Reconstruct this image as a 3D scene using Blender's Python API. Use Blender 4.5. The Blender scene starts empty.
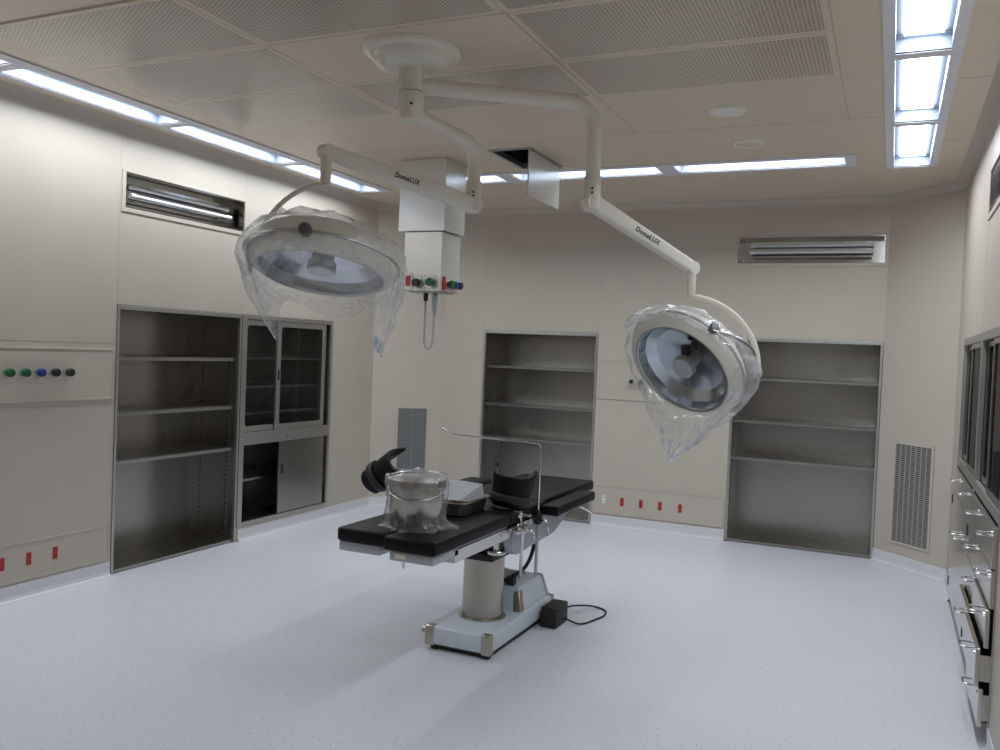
import bpy, bmesh, math, random
from mathutils import Vector, Matrix, noise
random.seed(7)
PI = math.pi
COL = bpy.context.scene.collection
sc = bpy.context.scene

# ------------------------------------------------------------------ helpers
ORG = {}
def V(*a): return Vector(a)

def _props(o, label=None, cat=None, group=None, kind=None):
    if label: o['label'] = label
    if cat: o['category'] = cat
    if group: o['group'] = group
    if kind: o['kind'] = kind

def thing(name, label, cat, loc, group=None):
    o = bpy.data.objects.new(name, None); COL.objects.link(o)
    o.empty_display_size = .1
    o.location = loc; ORG[o] = Vector(loc)
    _props(o, label, cat, group)
    return o

def obj(name, bm, mat, parent=None, smooth=False, label=None, cat=None, group=None, kind=None, auto=None):
    """bm is in world coordinates; linked as one mesh object under parent"""
    org = ORG.get(parent, Vector((0, 0, 0)))
    if parent is None and kind != 'structure' and len(bm.verts):
        lo = [min(v.co[i] for v in bm.verts) for i in range(3)]
        hi = [max(v.co[i] for v in bm.verts) for i in range(3)]
        org = Vector(((lo[0]+hi[0])/2, (lo[1]+hi[1])/2, lo[2]))
    bmesh.ops.translate(bm, verts=bm.verts, vec=-org)
    me = bpy.data.meshes.new(name); bm.to_mesh(me); bm.free()
    for m in (mat if isinstance(mat, (list, tuple)) else [mat]): me.materials.append(m)
    if smooth:
        for p in me.polygons: p.use_smooth = True
        if auto:
            me.set_sharp_from_angle(angle=math.radians(auto))
    o = bpy.data.objects.new(name, me); COL.objects.link(o)
    if parent is not None: o.parent = parent
    else: o.location = org
    ORG[o] = org
    _props(o, label, cat, group, kind)
    return o

def struct(name, bm, mat): return obj(name, bm, mat, kind='structure')

def dup(root, loc, label=None):
    r = root.copy(); COL.objects.link(r); r.location = loc; ORG[r] = Vector(loc)
    if label: r['label'] = label
    for ch in list(root.children):
        c = ch.copy(); COL.objects.link(c); c.parent = r
        for g in list(ch.children):
            d = g.copy(); COL.objects.link(d); d.parent = c
    return r

def NB(): return bmesh.new()

def box(bm, x0, x1, y0, y1, z0, z1, bev=0, seg=2, mi=0, M=None):
    xs = sorted((x0, x1)); ys = sorted((y0, y1)); zs = sorted((z0, z1))
    b = bmesh.new()
    vs = [b.verts.new((x, y, z)) for z in zs for y in ys for x in xs]
    for f in ((0,2,3,1),(4,5,7,6),(0,1,5,4),(2,6,7,3),(0,4,6,2),(1,3,7,5)):
        b.faces.new([vs[i] for i in f])
    if bev: bmesh.ops.bevel(b, geom=b.edges[:], offset=bev, segments=seg, profile=.5, affect='EDGES')
    for f in b.faces: f.material_index = mi
    if M: bmesh.ops.transform(b, matrix=M, verts=b.verts)
    join(bm, b)

def join(bm, b):
    t = bpy.data.meshes.new('tmp'); b.to_mesh(t); b.free(); bm.from_mesh(t); bpy.data.meshes.remove(t)

def frame_axes(d):
    d = Vector(d).normalized()
    a = Vector((0, 0, 1)) if abs(d.z) < .9 else Vector((1, 0, 0))
    e1 = d.cross(a).normalized(); e2 = d.cross(e1).normalized()
    return d, e1, e2

def cyl(bm, p0, p1, r0, r1=None, seg=24, cap=True, mi=0):
    p0 = Vector(p0); p1 = Vector(p1); r1 = r0 if r1 is None else r1
    d, e1, e2 = frame_axes(p1-p0)
    rings = []
    for p, r in ((p0, r0), (p1, r1)):
        rings.append([bm.verts.new(p + e1*math.cos(2*PI*i/seg)*r + e2*math.sin(2*PI*i/seg)*r) for i in range(seg)])
    fs = []
    for i in range(seg):
        j = (i+1) % seg
        fs.append(bm.faces.new((rings[0][i], rings[1][i], rings[1][j], rings[0][j])))
    if cap:
        fs.append(bm.faces.new(rings[0])); fs.append(bm.faces.new(list(reversed(rings[1]))))
    for f in fs: f.material_index = mi

def lathe(bm, prof, c, axis=(0,0,1), seg=40, cap0=False, cap1=False, mi=0):
    """prof: (radius, height along axis)"""
    d, e1, e2 = frame_axes(axis); c = Vector(c)
    rings = [[bm.verts.new(c + d*h + (e1*math.cos(2*PI*i/seg) + e2*math.sin(2*PI*i/seg))*max(r, 1e-5)) for i in range(seg)] for r, h in prof]
    fs = []
    for a, b in zip(rings, rings[1:]):
        for i in range(seg):
            j = (i+1) % seg
            fs.append(bm.faces.new((a[i], a[j], b[j], b[i])))
    if cap0: fs.append(bm.faces.new(list(reversed(rings[0]))))
    if cap1: fs.append(bm.faces.new(rings[-1]))
    for f in fs: f.material_index = mi
    bmesh.ops.recalc_face_normals(bm, faces=fs)

def fillet(pts, r, n=8):
    pts = [Vector(p) for p in pts]; out = [pts[0]]
    for a, b, c in zip(pts, pts[1:], pts[2:]):
        u = (a-b).normalized(); w = (c-b).normalized()
        ang = u.angle(w)
        if ang > PI-1e-3: out.append(b); continue
        t = min(r/math.tan(ang/2), (a-b).length*.49, (c-b).length*.49); rr = t*math.tan(ang/2)
        p0 = b+u*t; p1 = b+w*t
        cen = b + (u+w).normalized()*(rr/math.sin(ang/2))
        v0 = p0-cen; v1 = p1-cen; tot = v0.angle(v1)
        for i in range(n+1):
            s = i/n
            out.append(cen + (v0*math.sin((1-s)*tot) + v1*math.sin(s*tot))/math.sin(tot))
    out.append(pts[-1]); return out

def smooth_path(pts, n=8):
    pts = [Vector(p) for p in pts]; P = [pts[0]*2-pts[1]] + pts + [pts[-1]*2-pts[-2]]; out = []
    for i in range(1, len(P)-2):
        a, b, c, d = P[i-1:i+3]
        for k in range(n):
            t = k/n
            out.append(.5*((2*b) + (c-a)*t + (2*a-5*b+4*c-d)*t*t + (3*b-a-3*c+d)*t**3))
    out.append(pts[-1]); return out

def tube(bm, pts, r, seg=16, cap=True, flat=None):
    """sweep a circle (or an ellipse, flat=(ra, rb, up)) along pts"""
    pts = [Vector(p) for p in pts]; n = len(pts)
    t0 = (pts[1]-pts[0]).normalized()
    if flat: up = Vector(flat[2])
    else: up = Vector((0,0,1)) if abs(t0.z) < .9 else Vector((1,0,0))
    rings = []
    N = None
    for i in range(n):
        t = (pts[min(i+1, n-1)]-pts[max(i-1, 0)]).normalized()
        if N is None or flat: N = (up - t*up.dot(t)).normalized()
        else: N = (N - t*N.dot(t)).normalized()
        B = t.cross(N)
        ra, rb = (flat[0], flat[1]) if flat else ((r, r) if not callable(r) else (r(i/(n-1)),)*2)
        rings.append([bm.verts.new(pts[i] + N*math.cos(2*PI*k/seg)*ra + B*math.sin(2*PI*k/seg)*rb) for k in range(seg)])
    for a, b in zip(rings, rings[1:]):
        for k in range(seg):
            j = (k+1) % seg
            bm.faces.new((a[k], a[j], b[j], b[k]))
    if cap:
        bm.faces.new(list(reversed(rings[0]))); bm.faces.new(rings[-1])

def quad(bm, a, b, c, d, mi=0):
    f = bm.faces.new([bm.verts.new(p) for p in (a, b, c, d)]); f.material_index = mi; return f

def wall_grid(bm, P, u0, u1, v0, v1, holes, mi=0):
    """planar wall: P(u,v)->point; rectangular holes (u0,u1,v0,v1) left open"""
    us = sorted({u0, u1, *[h[i] for h in holes for i in (0, 1) if u0 < h[i] < u1]})
    vs = sorted({v0, v1, *[h[i] for h in holes for i in (2, 3) if v0 < h[i] < v1]})
    for a, b in zip(us, us[1:]):
        for c, d in zip(vs, vs[1:]):
            m, n = (a+b)/2, (c+d)/2
            if any(h[0] < m < h[1] and h[2] < n < h[3] for h in holes): continue
            quad(bm, P(a, c), P(b, c), P(b, d), P(a, d), mi)
    bmesh.ops.remove_doubles(bm, verts=bm.verts, dist=1e-5)

def plank(bm, P, a, b, c, d, t, off=0, bev=0, mi=0):
    """raised plate on a wall: P(u,v,w), w out of the wall"""
    bb = bmesh.new()
    pts = [P(u, v, w) for w in (off, off+t) for v in (c, d) for u in (a, b)]
    vs = [bb.verts.new(p) for p in pts]
    for f in ((0,2,3,1),(4,5,7,6),(0,1,5,4),(2,6,7,3),(0,4,6,2),(1,3,7,5)): bb.faces.new([vs[i] for i in f])
    bmesh.ops.recalc_face_normals(bb, faces=bb.faces)
    if bev: bmesh.ops.bevel(bb, geom=bb.edges[:], offset=bev, segments=2, profile=.5, affect='EDGES')
    for f in bb.faces: f.material_index = mi
    join(bm, bb)

# ------------------------------------------------------------------ materials
def mat(name, col, rough=.5, metal=0, noise_s=0, noise_a=.06, bump=0, bump_s=200, stretch=None, spec=.5, coat=0, emis=None, alpha=None, trans=0):
    m = bpy.data.materials.new(name); m.use_nodes = True
    nt = m.node_tree; b = nt.nodes['Principled BSDF']
    b.inputs['Base Color'].default_value = (*col, 1); b.inputs['Roughness'].default_value = rough
    b.inputs['Metallic'].default_value = metal
    b.inputs['Specular IOR Level'].default_value = spec
    if coat: b.inputs['Coat Weight'].default_value = coat
    if trans: b.inputs['Transmission Weight'].default_value = trans
    if emis:
        b.inputs['Emission Color'].default_value = (*emis[0], 1); b.inputs['Emission Strength'].default_value = emis[1]
    tc = nt.nodes.new('ShaderNodeTexCoord'); mp = nt.nodes.new('ShaderNodeMapping')
    nt.links.new(tc.outputs['Object'], mp.inputs['Vector'])
    if stretch: mp.inputs['Scale'].default_value = stretch
    if noise_s:
        n = nt.nodes.new('ShaderNodeTexNoise'); n.inputs['Scale'].default_value = noise_s*(.3 if metal else 1); n.inputs['Detail'].default_value = 0 if metal else 4
        nt.links.new(mp.outputs[0], n.inputs['Vector'])
        r = nt.nodes.new('ShaderNodeValToRGB')
        r.color_ramp.elements[0].position = .3; r.color_ramp.elements[1].position = .7
        r.color_ramp.elements[0].color = (*[max(0, c*(1-noise_a)) for c in col], 1)
        r.color_ramp.elements[1].color = (*[min(1, c*(1+noise_a)) for c in col], 1)
        nt.links.new(n.outputs['Fac'], r.inputs[0]); nt.links.new(r.outputs[0], b.inputs['Base Color'])
        if metal:
            mr = nt.nodes.new('ShaderNodeMapRange'); mr.inputs['To Min'].default_value = rough*.92; mr.inputs['To Max'].default_value = rough*1.1
            nt.links.new(n.outputs['Fac'], mr.inputs['Value']); nt.links.new(mr.outputs[0], b.inputs['Roughness'])
    if bump:
        n2 = nt.nodes.new('ShaderNodeTexNoise'); n2.inputs['Scale'].default_value = bump_s
        nt.links.new(mp.outputs[0], n2.inputs['Vector'])
        bp = nt.nodes.new('ShaderNodeBump'); bp.inputs['Strength'].default_value = bump; bp.inputs['Distance'].default_value = .01
        nt.links.new(n2.outputs['Fac'], bp.inputs['Height']); nt.links.new(bp.outputs[0], b.inputs['Normal'])
    return m

M_wall = mat('beige_wall_panel', (.505, .455, .388), .45, noise_s=3, noise_a=.02, spec=.35)
M_joint = mat('wall_joint', (.43, .39, .33), .6)
M_ceil = mat('ceiling_panel_paint', (.68, .575, .455), .34, noise_s=2, noise_a=.02)
M_ceilseam = mat('ceiling_seam', (.47, .41, .335), .6)
M_base = mat('coved_skirting', (.66, .66, .68), .45, noise_s=60, noise_a=.05)
M_steel = mat('brushed_steel', (.37, .355, .33), .27, 1, noise_s=5, noise_a=.04, stretch=(1, 1, .25))
M_steelx = mat('brushed_steel_across', (.42, .405, .38), .30, 1, noise_s=6, noise_a=.05, stretch=(1, 1, .25))
M_edge = mat('bright_steel_edge', (.50, .49, .465), .40, 1)
M_chrome = mat('chrome', (.72, .72, .71), .14, 1)
M_mirror = mat('polished_steel', (.60, .585, .56), .13, 1, noise_s=8, noise_a=.04)
M_dark = mat('dark_gap', (.012, .012, .013), .7)
M_enam = mat('ivory_enamel', (.74, .71, .63), .32, coat=.2)
M_enam2 = mat('white_plastic', (.80, .79, .75), .4)
M_frame = mat('lilac_grey_aluminium', (.72, .71, .78), .45)
M_trough = mat('blue_grey_trough', (.19, .225, .28), .4)
M_vinyl = mat('black_vinyl', (.0035, .0035, .0045), .5, noise_s=40, noise_a=.2, bump=.05, bump_s=150, spec=.22)
M_rubber = mat('black_rubber', (.014, .014, .015), .55)
M_blue = mat('pale_blue_paint', (.60, .66, .72), .35, noise_s=6, noise_a=.02)
M_greymet = mat('grey_enamel', (.42, .44, .47), .35, .4)
M_cladd = mat('satin_steel_corner', (.46, .43, .38), .30, 1, noise_s=7, noise_a=.05, stretch=(1, 1, .2))
M_green = mat('green_knob', (.006, .10, .032), .3)
M_navy = mat('blue_knob', (.02, .025, .20), .3)
M_black = mat('black_knob', (.02, .018, .017), .3)
M_red = mat('red_plastic', (.42, .018, .022), .4)
M_plate = mat('outlet_plate', (.60, .59, .55), .35, .6)
M_white = mat('white_cap', (.80, .79, .75), .5)
M_text = mat('dark_print', (.03, .03, .04), .5)
M_paper = mat('grey_paper', (.42, .44, .46), .6)
M_label = mat('yellowish_sticker', (.72, .70, .50), .5)
M_grille = mat('grille_metal', (.40, .385, .35), .45, .2)
M_grilled = mat('grille_smooth', (.27, .275, .27), .45, .3)
M_grilleb = mat('grille_recess', (.16, .165, .165), .6)
M_knob = mat('dark_pivot_knob', (.07, .075, .085), .4)
M_pot = mat('pot_steel', (.50, .48, .43), .2, 1, noise_s=4, noise_a=.03)
M_bulb = mat('bulb_housing', (.62, .61, .58), .4)
M_strip = mat('silver_band', (.42, .43, .42), .3, .8)
M_duct = mat('pale_metal_sheet', (.72, .71, .68), .22, .55)
M_reflector = mat('faceted_reflector', (.62, .65, .68), .2, 1)
M_tube = mat('frosted_tube', (.84, .85, .86), .2, coat=.4)

M_softtube = mat('grey_soft_plastic', (.44, .45, .46), .22, coat=.3)

def glass(name, tint, alpha_min, rough=.03, refl=1):
    m = bpy.data.materials.new(name); m.use_nodes = True; nt = m.node_tree; nt.nodes.clear()
    o = nt.nodes.new('ShaderNodeOutputMaterial'); mx = nt.nodes.new('ShaderNodeMixShader')
    t = nt.nodes.new('ShaderNodeBsdfTransparent'); t.inputs[0].default_value = (*tint, 1)
    g = nt.nodes.new('ShaderNodeBsdfGlossy'); g.inputs['Roughness'].default_value = rough
    fr = nt.nodes.new('ShaderNodeLayerWeight'); fr.inputs[0].default_value = .5
    pw = nt.nodes.new('ShaderNodeMath'); pw.operation = 'POWER'; pw.inputs[1].default_value = 5; nt.links.new(fr.outputs['Facing'], pw.inputs[0])
    ad = nt.nodes.new('ShaderNodeMath'); ad.operation = 'ADD'; ad.operation = 'MULTIPLY_ADD'; ad.inputs[1].default_value = refl; ad.inputs[2].default_value = alpha_min; ad.use_clamp = True
    nt.links.new(pw.outputs[0], ad.inputs[0]); nt.links.new(ad.outputs[0], mx.inputs[0])
    nt.links.new(t.outputs[0], mx.inputs[1]); nt.links.new(g.outputs[0], mx.inputs[2]); nt.links.new(mx.outputs[0], o.inputs[0])
    return m
M_glass = glass('cabinet_glass', (.88, .89, .90), .03)
M_glassdark = glass('dark_cabinet_glass', (.34, .34, .37), .015, .03, .3)  # right cabinets: darker tint and weaker reflection than the other cabinet glass
M_lens = glass('lamp_cover_glass', (.93, .95, .97), .02)

def film(name, diff, gloss, rough=.18, scale=9):
    """thin clear plastic film: mostly see-through, milky in its folds, glossy"""
    m = bpy.data.materials.new(name); m.use_nodes = True; nt = m.node_tree; nt.nodes.clear(); L = nt.links
    o = nt.nodes.new('ShaderNodeOutputMaterial')
    tr = nt.nodes.new('ShaderNodeBsdfTransparent'); tr.inputs[0].default_value = (.97, .97, .98, 1)
    df = nt.nodes.new('ShaderNodeBsdfDiffuse'); df.inputs[0].default_value = (.93, .94, .96, 1)
    tl = nt.nodes.new('ShaderNodeBsdfTranslucent'); tl.inputs[0].default_value = (.93, .94, .96, 1)
    gl = nt.nodes.new('ShaderNodeBsdfGlossy'); gl.inputs['Roughness'].default_value = rough; gl.inputs[0].default_value = (.9, .9, .9, 1)
    tc = nt.nodes.new('ShaderNodeTexCoord'); n = nt.nodes.new('ShaderNodeTexNoise'); n.inputs['Scale'].default_value = scale; n.inputs['Detail'].default_value = 5
    n.inputs['Distortion'].default_value = 1.2
    L.new(tc.outputs['Object'], n.inputs['Vector'])
    mr = nt.nodes.new('ShaderNodeMapRange'); mr.inputs['From Min'].default_value = .38; mr.inputs['From Max'].default_value = .66
    mr.inputs['To Min'].default_value = diff*.45; mr.inputs['To Max'].default_value = min(1, diff*1.5); L.new(n.outputs['Fac'], mr.inputs['Value'])
    lw = nt.nodes.new('ShaderNodeLayerWeight'); lw.inputs[0].default_value = .35
    ad = nt.nodes.new('ShaderNodeMath'); ad.operation = 'MULTIPLY_ADD'; ad.inputs[1].default_value = .30; ad.use_clamp = True
    L.new(lw.outputs['Facing'], ad.inputs[0]); L.new(mr.outputs[0], ad.inputs[2])
    m0 = nt.nodes.new('ShaderNodeMixShader'); m0.inputs[0].default_value = .45; L.new(df.outputs[0], m0.inputs[1]); L.new(tl.outputs[0], m0.inputs[2])
    m1 = nt.nodes.new('ShaderNodeMixShader'); L.new(ad.outputs[0], m1.inputs[0]); L.new(tr.outputs[0], m1.inputs[1]); L.new(m0.outputs[0], m1.inputs[2])
    fr = nt.nodes.new('ShaderNodeLayerWeight'); fr.inputs[0].default_value = .5
    pw = nt.nodes.new('ShaderNodeMath'); pw.operation = 'POWER'; pw.inputs[1].default_value = 5; L.new(fr.outputs['Facing'], pw.inputs[0])
    a2 = nt.nodes.new('ShaderNodeMath'); a2.operation = 'MULTIPLY_ADD'; a2.inputs[1].default_value = .45; a2.inputs[2].default_value = gloss+.03; a2.use_clamp = True
    L.new(pw.outputs[0], a2.inputs[0])
    bn = nt.nodes.new('ShaderNodeTexNoise'); bn.inputs['Scale'].default_value = scale*2.2; L.new(tc.outputs['Object'], bn.inputs['Vector'])
    bp = nt.nodes.new('ShaderNodeBump'); bp.inputs['Strength'].default_value = .35; bp.inputs['Distance'].default_value = .02
    L.new(bn.outputs['Fac'], bp.inputs['Height'])
    for s in (df, gl, fr, lw): L.new(bp.outputs[0], s.inputs['Normal'])
    m2 = nt.nodes.new('ShaderNodeMixShader'); L.new(a2.outputs[0], m2.inputs[0]); L.new(m1.outputs[0], m2.inputs[1]); L.new(gl.outputs[0], m2.inputs[2])
    L.new(m2.outputs[0], o.inputs[0]); return m
M_film = film('milky_plastic_film', .24, .03, .16, 5)
M_filmtight = film('stretched_plastic_film', .11, .03, .14, 5)
M_filmblue = film('blue_printed_film', .75, .02, .2, 5)
for nd in M_filmblue.node_tree.nodes:
    if nd.type in ('BSDF_DIFFUSE', 'BSDF_TRANSLUCENT'): nd.inputs[0].default_value = (.38, .50, .74, 1)
M_clear = film('clear_plastic_film', .05, .06, .10, 12)

EMIT = 17.0
def emitter():
    m = bpy.data.materials.new('lit_diffuser'); m.use_nodes = True; nt = m.node_tree; nt.nodes.clear()
    o = nt.nodes.new('ShaderNodeOutputMaterial'); e = nt.nodes.new('ShaderNodeEmission')
    e.inputs[0].default_value = (.86, .93, 1, 1); e.inputs[1].default_value = EMIT
    nt.links.new(e.outputs[0], o.inputs[0]); return m
M_emit = emitter()

def floor_mat():
    m = mat('speckled_white_vinyl', (.66, .68, .73), .36, spec=.45); nt = m.node_tree; b = nt.nodes['Principled BSDF']; L = nt.links
    tc = nt.nodes.new('ShaderNodeTexCoord')
    n = nt.nodes.new('ShaderNodeTexNoise'); n.inputs['Scale'].default_value = 70; n.inputs['Detail'].default_value = 3; L.new(tc.outputs['Object'], n.inputs['Vector'])
    r = nt.nodes.new('ShaderNodeValToRGB'); e = r.color_ramp.elements
    e[0].position = .30; e[0].color = (.63, .64, .685, 1); e[1].position = .62; e[1].color = (.71, .72, .765, 1)
    L.new(n.outputs['Fac'], r.inputs[0])
    v = nt.nodes.new('ShaderNodeTexVoronoi'); v.inputs['Scale'].default_value = 26; L.new(tc.outputs['Object'], v.inputs['Vector'])
    r2 = nt.nodes.new('ShaderNodeValToRGB'); r2.color_ramp.elements[0].position = .07; r2.color_ramp.elements[0].color = (.62, .62, .66, 1)
    r2.color_ramp.elements[1].position = .13; r2.color_ramp.elements[1].color = (1, 1, 1, 1); L.new(v.outputs['Distance'], r2.inputs[0])
    n3 = nt.nodes.new('ShaderNodeTexNoise'); n3.inputs['Scale'].default_value = 1.6; L.new(tc.outputs['Object'], n3.inputs['Vector'])
    r3 = nt.nodes.new('ShaderNodeValToRGB'); r3.color_ramp.elements[0].color = (.95, .95, .96, 1); r3.color_ramp.elements[1].color = (1, 1, 1, 1); L.new(n3.outputs['Fac'], r3.inputs[0])
    mx = nt.nodes.new('ShaderNodeMix'); mx.data_type = 'RGBA'; mx.blend_type = 'MULTIPLY'; mx.inputs[0].default_value = 1
    L.new(r.outputs[0], mx.inputs[6]); L.new(r2.outputs[0], mx.inputs[7])
    mx2 = nt.nodes.new('ShaderNodeMix'); mx2.data_type = 'RGBA'; mx2.blend_type = 'MULTIPLY'; mx2.inputs[0].default_value = 1
    L.new(mx.outputs[2], mx2.inputs[6]); L.new(r3.outputs[0], mx2.inputs[7])
    L.new(mx2.outputs[2], b.inputs['Base Color']); return m
M_floor = floor_mat()

def perf_mat():
    """painted sheet metal punched with a staggered lattice of small round holes"""
    m = mat('perforated_panel_paint', (.50, .465, .40), .22); nt = m.node_tree; b = nt.nodes['Principled BSDF']; L = nt.links
    tc = nt.nodes.new('ShaderNodeTexCoord')
    ds = []
    for off in ((0, 0, 0), (.5, .5, 0)):
        mp = nt.nodes.new('ShaderNodeMapping'); mp.inputs['Scale'].default_value = (1/.0346, 1/.02, 0); mp.inputs['Location'].default_value = off
        L.new(tc.outputs['Object'], mp.inputs['Vector'])
        fr = nt.nodes.new('ShaderNodeVectorMath'); fr.operation = 'FRACTION'; L.new(mp.outputs[0], fr.inputs[0])
        su = nt.nodes.new('ShaderNodeVectorMath'); su.operation = 'SUBTRACT'; su.inputs[1].default_value = (.5, .5, 0); L.new(fr.outputs[0], su.inputs[0])
        sk = nt.nodes.new('ShaderNodeVectorMath'); sk.operation = 'MULTIPLY'; sk.inputs[1].default_value = (1.73, 1, 0); L.new(su.outputs[0], sk.inputs[0])
        ln = nt.nodes.new('ShaderNodeVectorMath'); ln.operation = 'LENGTH'; L.new(sk.outputs[0], ln.inputs[0]); ds.append(ln)
    mn = nt.nodes.new('ShaderNodeMath'); mn.operation = 'MINIMUM'; L.new(ds[0].outputs['Value'], mn.inputs[0]); L.new(ds[1].outputs['Value'], mn.inputs[1])
    r = nt.nodes.new('ShaderNodeValToRGB'); r.color_ramp.elements[0].position = .27; r.color_ramp.elements[0].color = (.24, .21, .175, 1)
    r.color_ramp.elements[1].position = .33; r.color_ramp.elements[1].color = (.60, .53, .44, 1)
    L.new(mn.outputs[0], r.inputs[0]); L.new(r.outputs[0], b.inputs['Base Color']); return m
M_perf = perf_mat()

# ------------------------------------------------------------------ room
XL, XR, YB, YF, CZ, CH = -4.561, .437, 7.588, -1.6, 2.9285, .5
LX, RXc = XL+CH, XR-CH        # chamfered corners on the back wall
NT = 1.7635                   # top of the niches
ND = .45                      # niche depth

bm = NB(); bm.faces.new([bm.verts.new(p) for p in ((XL-.5, YF, 0), (XR+.5, YF, 0), (XR+.5, YB+.5, 0), (XL-.5, YB+.5, 0))])
struct('floor', bm, M_floor)

# light fixtures: opening rectangles in the ceiling (x0,x1,y0,y1)
FIX = []
UP = 1.168
for k in range(5): FIX.append(('left', -4.365, -4.150, 5.395-k*UP, 6.485-k*UP))
for k in range(5): FIX.append(('right', -.050, .168, 5.395-k*UP, 6.485-k*UP))
for k in range(2): FIX.append(('back', -1.478-k*1.262, -.345-k*1.262, 6.095, 6.335))
FIX.append(('back', -3.32, -2.87, 6.095, 6.335))
HATCH = (-2.57, -2.27, 5.35, 5.93)

bm = NB()
holes = [f[1:] for f in FIX] + [HATCH]
wall_grid(bm, lambda u, v: (u, v, CZ), XL-.1, XR+.1, YF-.1, YB+.1, holes)
for f in bm.faces: f.normal_flip()
struct('ceiling', bm, M_ceil)

def seam(bm, x0, x1, y0, y1): box(bm, x0, x1, y0, y1, CZ-.0012, CZ+.0005)
bm = NB()
GX = (-3.879, -2.694, -1.486, -.282); GY = (2.592, 3.186, 3.793, 4.375)
w = .003
for y in (5.18, 7.0): seam(bm, -4.03, -.11, y-w/2, y+w/2)
for x in (-2.694, -1.486, -.282): seam(bm, x-w/2, x+w/2, 4.375, 5.18)
seam(bm, -.282-.003, -.282+.003, 2.0, 4.38)
seam(bm, -4.0, -.282, 2.585-.003, 2.585+.003)
for y in (4.6, 5.8): seam(bm, .23, XR, y-w/2, y+w/2)
seam(bm, -4.058, -4.046, -1, 6.52)
obj('trim_1', bm, M_ceilseam, kind='structure')

# perforated ceiling panels
ROWN = ('nearest row', 'middle row', 'far row'); 
PLAB = {(0,0): 'perforated ceiling panel left of the lamp canopy, the one nearest the camera',
        (1,0): 'perforated ceiling panel in front of the round lamp canopy, cut by the picture top',
        (2,0): 'perforated ceiling panel right of the lamp canopy, the one nearest the camera',
        (0,1): 'perforated ceiling panel directly left of the round lamp canopy, middle one of three',
        (2,1): 'perforated ceiling panel directly right of the round lamp canopy, above the long arm',
        (0,2): 'perforated ceiling panel left of the canopy, farthest of three along the left light strip',
        (1,2): 'perforated ceiling panel just behind the round lamp canopy',
        (2,2): 'perforated ceiling panel in front of the two round white ceiling discs'}
for (i, j), lab in PLAB.items():
    bm = NB(); x0, x1, y0, y1 = GX[i], GX[i+1], GY[j], GY[j+1]; g = .0015
    b = .030
    wall_grid(bm, lambda u, v: (u, v, CZ-.006), x0+g, x1-g, y0+g, y1-g, [(x0+b, x1-b, y0+b, y1-b)])
    for f in bm.faces: f.normal_flip()
    for a, c in (((x0+g, y0+g), (x1-g, y0+g)), ((x1-g, y0+g), (x1-g, y1-g)), ((x1-g, y1-g), (x0+g, y1-g)), ((x0+g, y1-g), (x0+g, y0+g))):
        quad(bm, (*a, CZ-.0005), (*c, CZ-.0005), (*c, CZ-.006), (*a, CZ-.006))
    t = thing('ceiling_panel', lab, 'ceiling panel', ((x0+x1)/2, (y0+y1)/2, CZ-.006), 'perforated ceiling panels')
    obj('panel_frame', bm, M_ceil, t)
    bm = NB(); quad(bm, (x0+b, y0+b, CZ-.006), (x0+b, y1-b, CZ-.006), (x1-b, y1-b, CZ-.006), (x1-b, y0+b, CZ-.006))
    obj('perforated_sheet', bm, M_perf, t)
bm = NB(); x0, x1, y0, y1 = GX[1], GX[2], GY[1], GY[2]; g = .004
box(bm, x0+g, x1-g, y0+g, y1-g, CZ-.006, CZ-.0005)
obj('ceiling_panel', bm, M_ceil, label='plain unperforated ceiling panel carrying the round lamp canopy', cat='ceiling panel', group='perforated ceiling panels')

# wall parametrisations P(u,v,w): w points into the room
def PLw(u, v, w=0): return (XL+w, u, v)
def PRw(u, v, w=0): return (XR-w, u, v)
def PBw(u, v, w=0): return (u, YB-w, v)
S2 = math.sqrt(.5)
def PCL(u, v, w=0): return (XL+u*S2+w*S2, YB-CH+u*S2-w*S2, v)          # u 0..CH*sqrt2
def PCR(u, v, w=0): return (RXc+u*S2-w*S2, YB-u*S2-w*S2, v)
CL = CH/S2

NA_L, NB_L = (4.047, 5.223), (5.223, 6.401)
NA_B, NB_B = (-3.624, -2.461), (-1.245, -.063)
UVL = (4.086, 5.213, 2.391, 2.62); UVB = (-1.241, -.089, 2.395, 2.617); UVR = (4.13, 5.27, 2.391, 2.62)
CABR = (4.06, 6.50)

def joints(bm, P, us, v0, v1, hs=()):
    for u in us: plank(bm, P, u-.002, u+.002, v0, v1, .0008, mi=1)
    for a, b, z in hs: plank(bm, P, a, b, z-.002, z+.002, .0008, mi=1)

bm = NB(); wall_grid(bm, PLw, YF, YB-CH, 0, CZ, [(NA_L[0], NB_L[1]-1.178, 0, NT), (NB_L[0], NB_L[1], .112, NT), UVL])
joints(bm, PLw, (4.047,), NT, 2.37); joints(bm, PLw, (4.047, 5.223, 6.401), 2.64, CZ); joints(bm, PLw, (5.223,), NT, 2.37)
joints(bm, PLw, (2.86,), .1, CZ); joints(bm, PLw, (), 0, 0, ((YF, 4.04, 1.509), (5.0, 7.08, NT-.003) if False else (6.41, 7.08, NT)))
struct('wall_left', bm, [M_wall, M_joint])
bm = NB(); wall_grid(bm, PBw, LX, RXc, 0, CZ, [(*NA_B, 0, NT), (*NB_B, 0, NT), UVB])
joints(bm, PBw, (-3.624, -2.461), NT, CZ); joints(bm, PBw, (-1.245, -.063), NT, 2.38)
joints(bm, PBw, (), 0, 0, ((LX, NA_B[0], NT), (-2.461, -1.245, 1.513)))
struct('wall_back', bm, [M_wall, M_joint])
bm = NB(); wall_grid(bm, PRw, YF, YB-CH, 0, CZ, [(*CABR, 0, NT), UVR])
joints(bm, PRw, (CABR[0], CABR[1], 5.28), NT, 2.37)
struct('wall_right', bm, [M_wall, M_joint])
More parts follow.
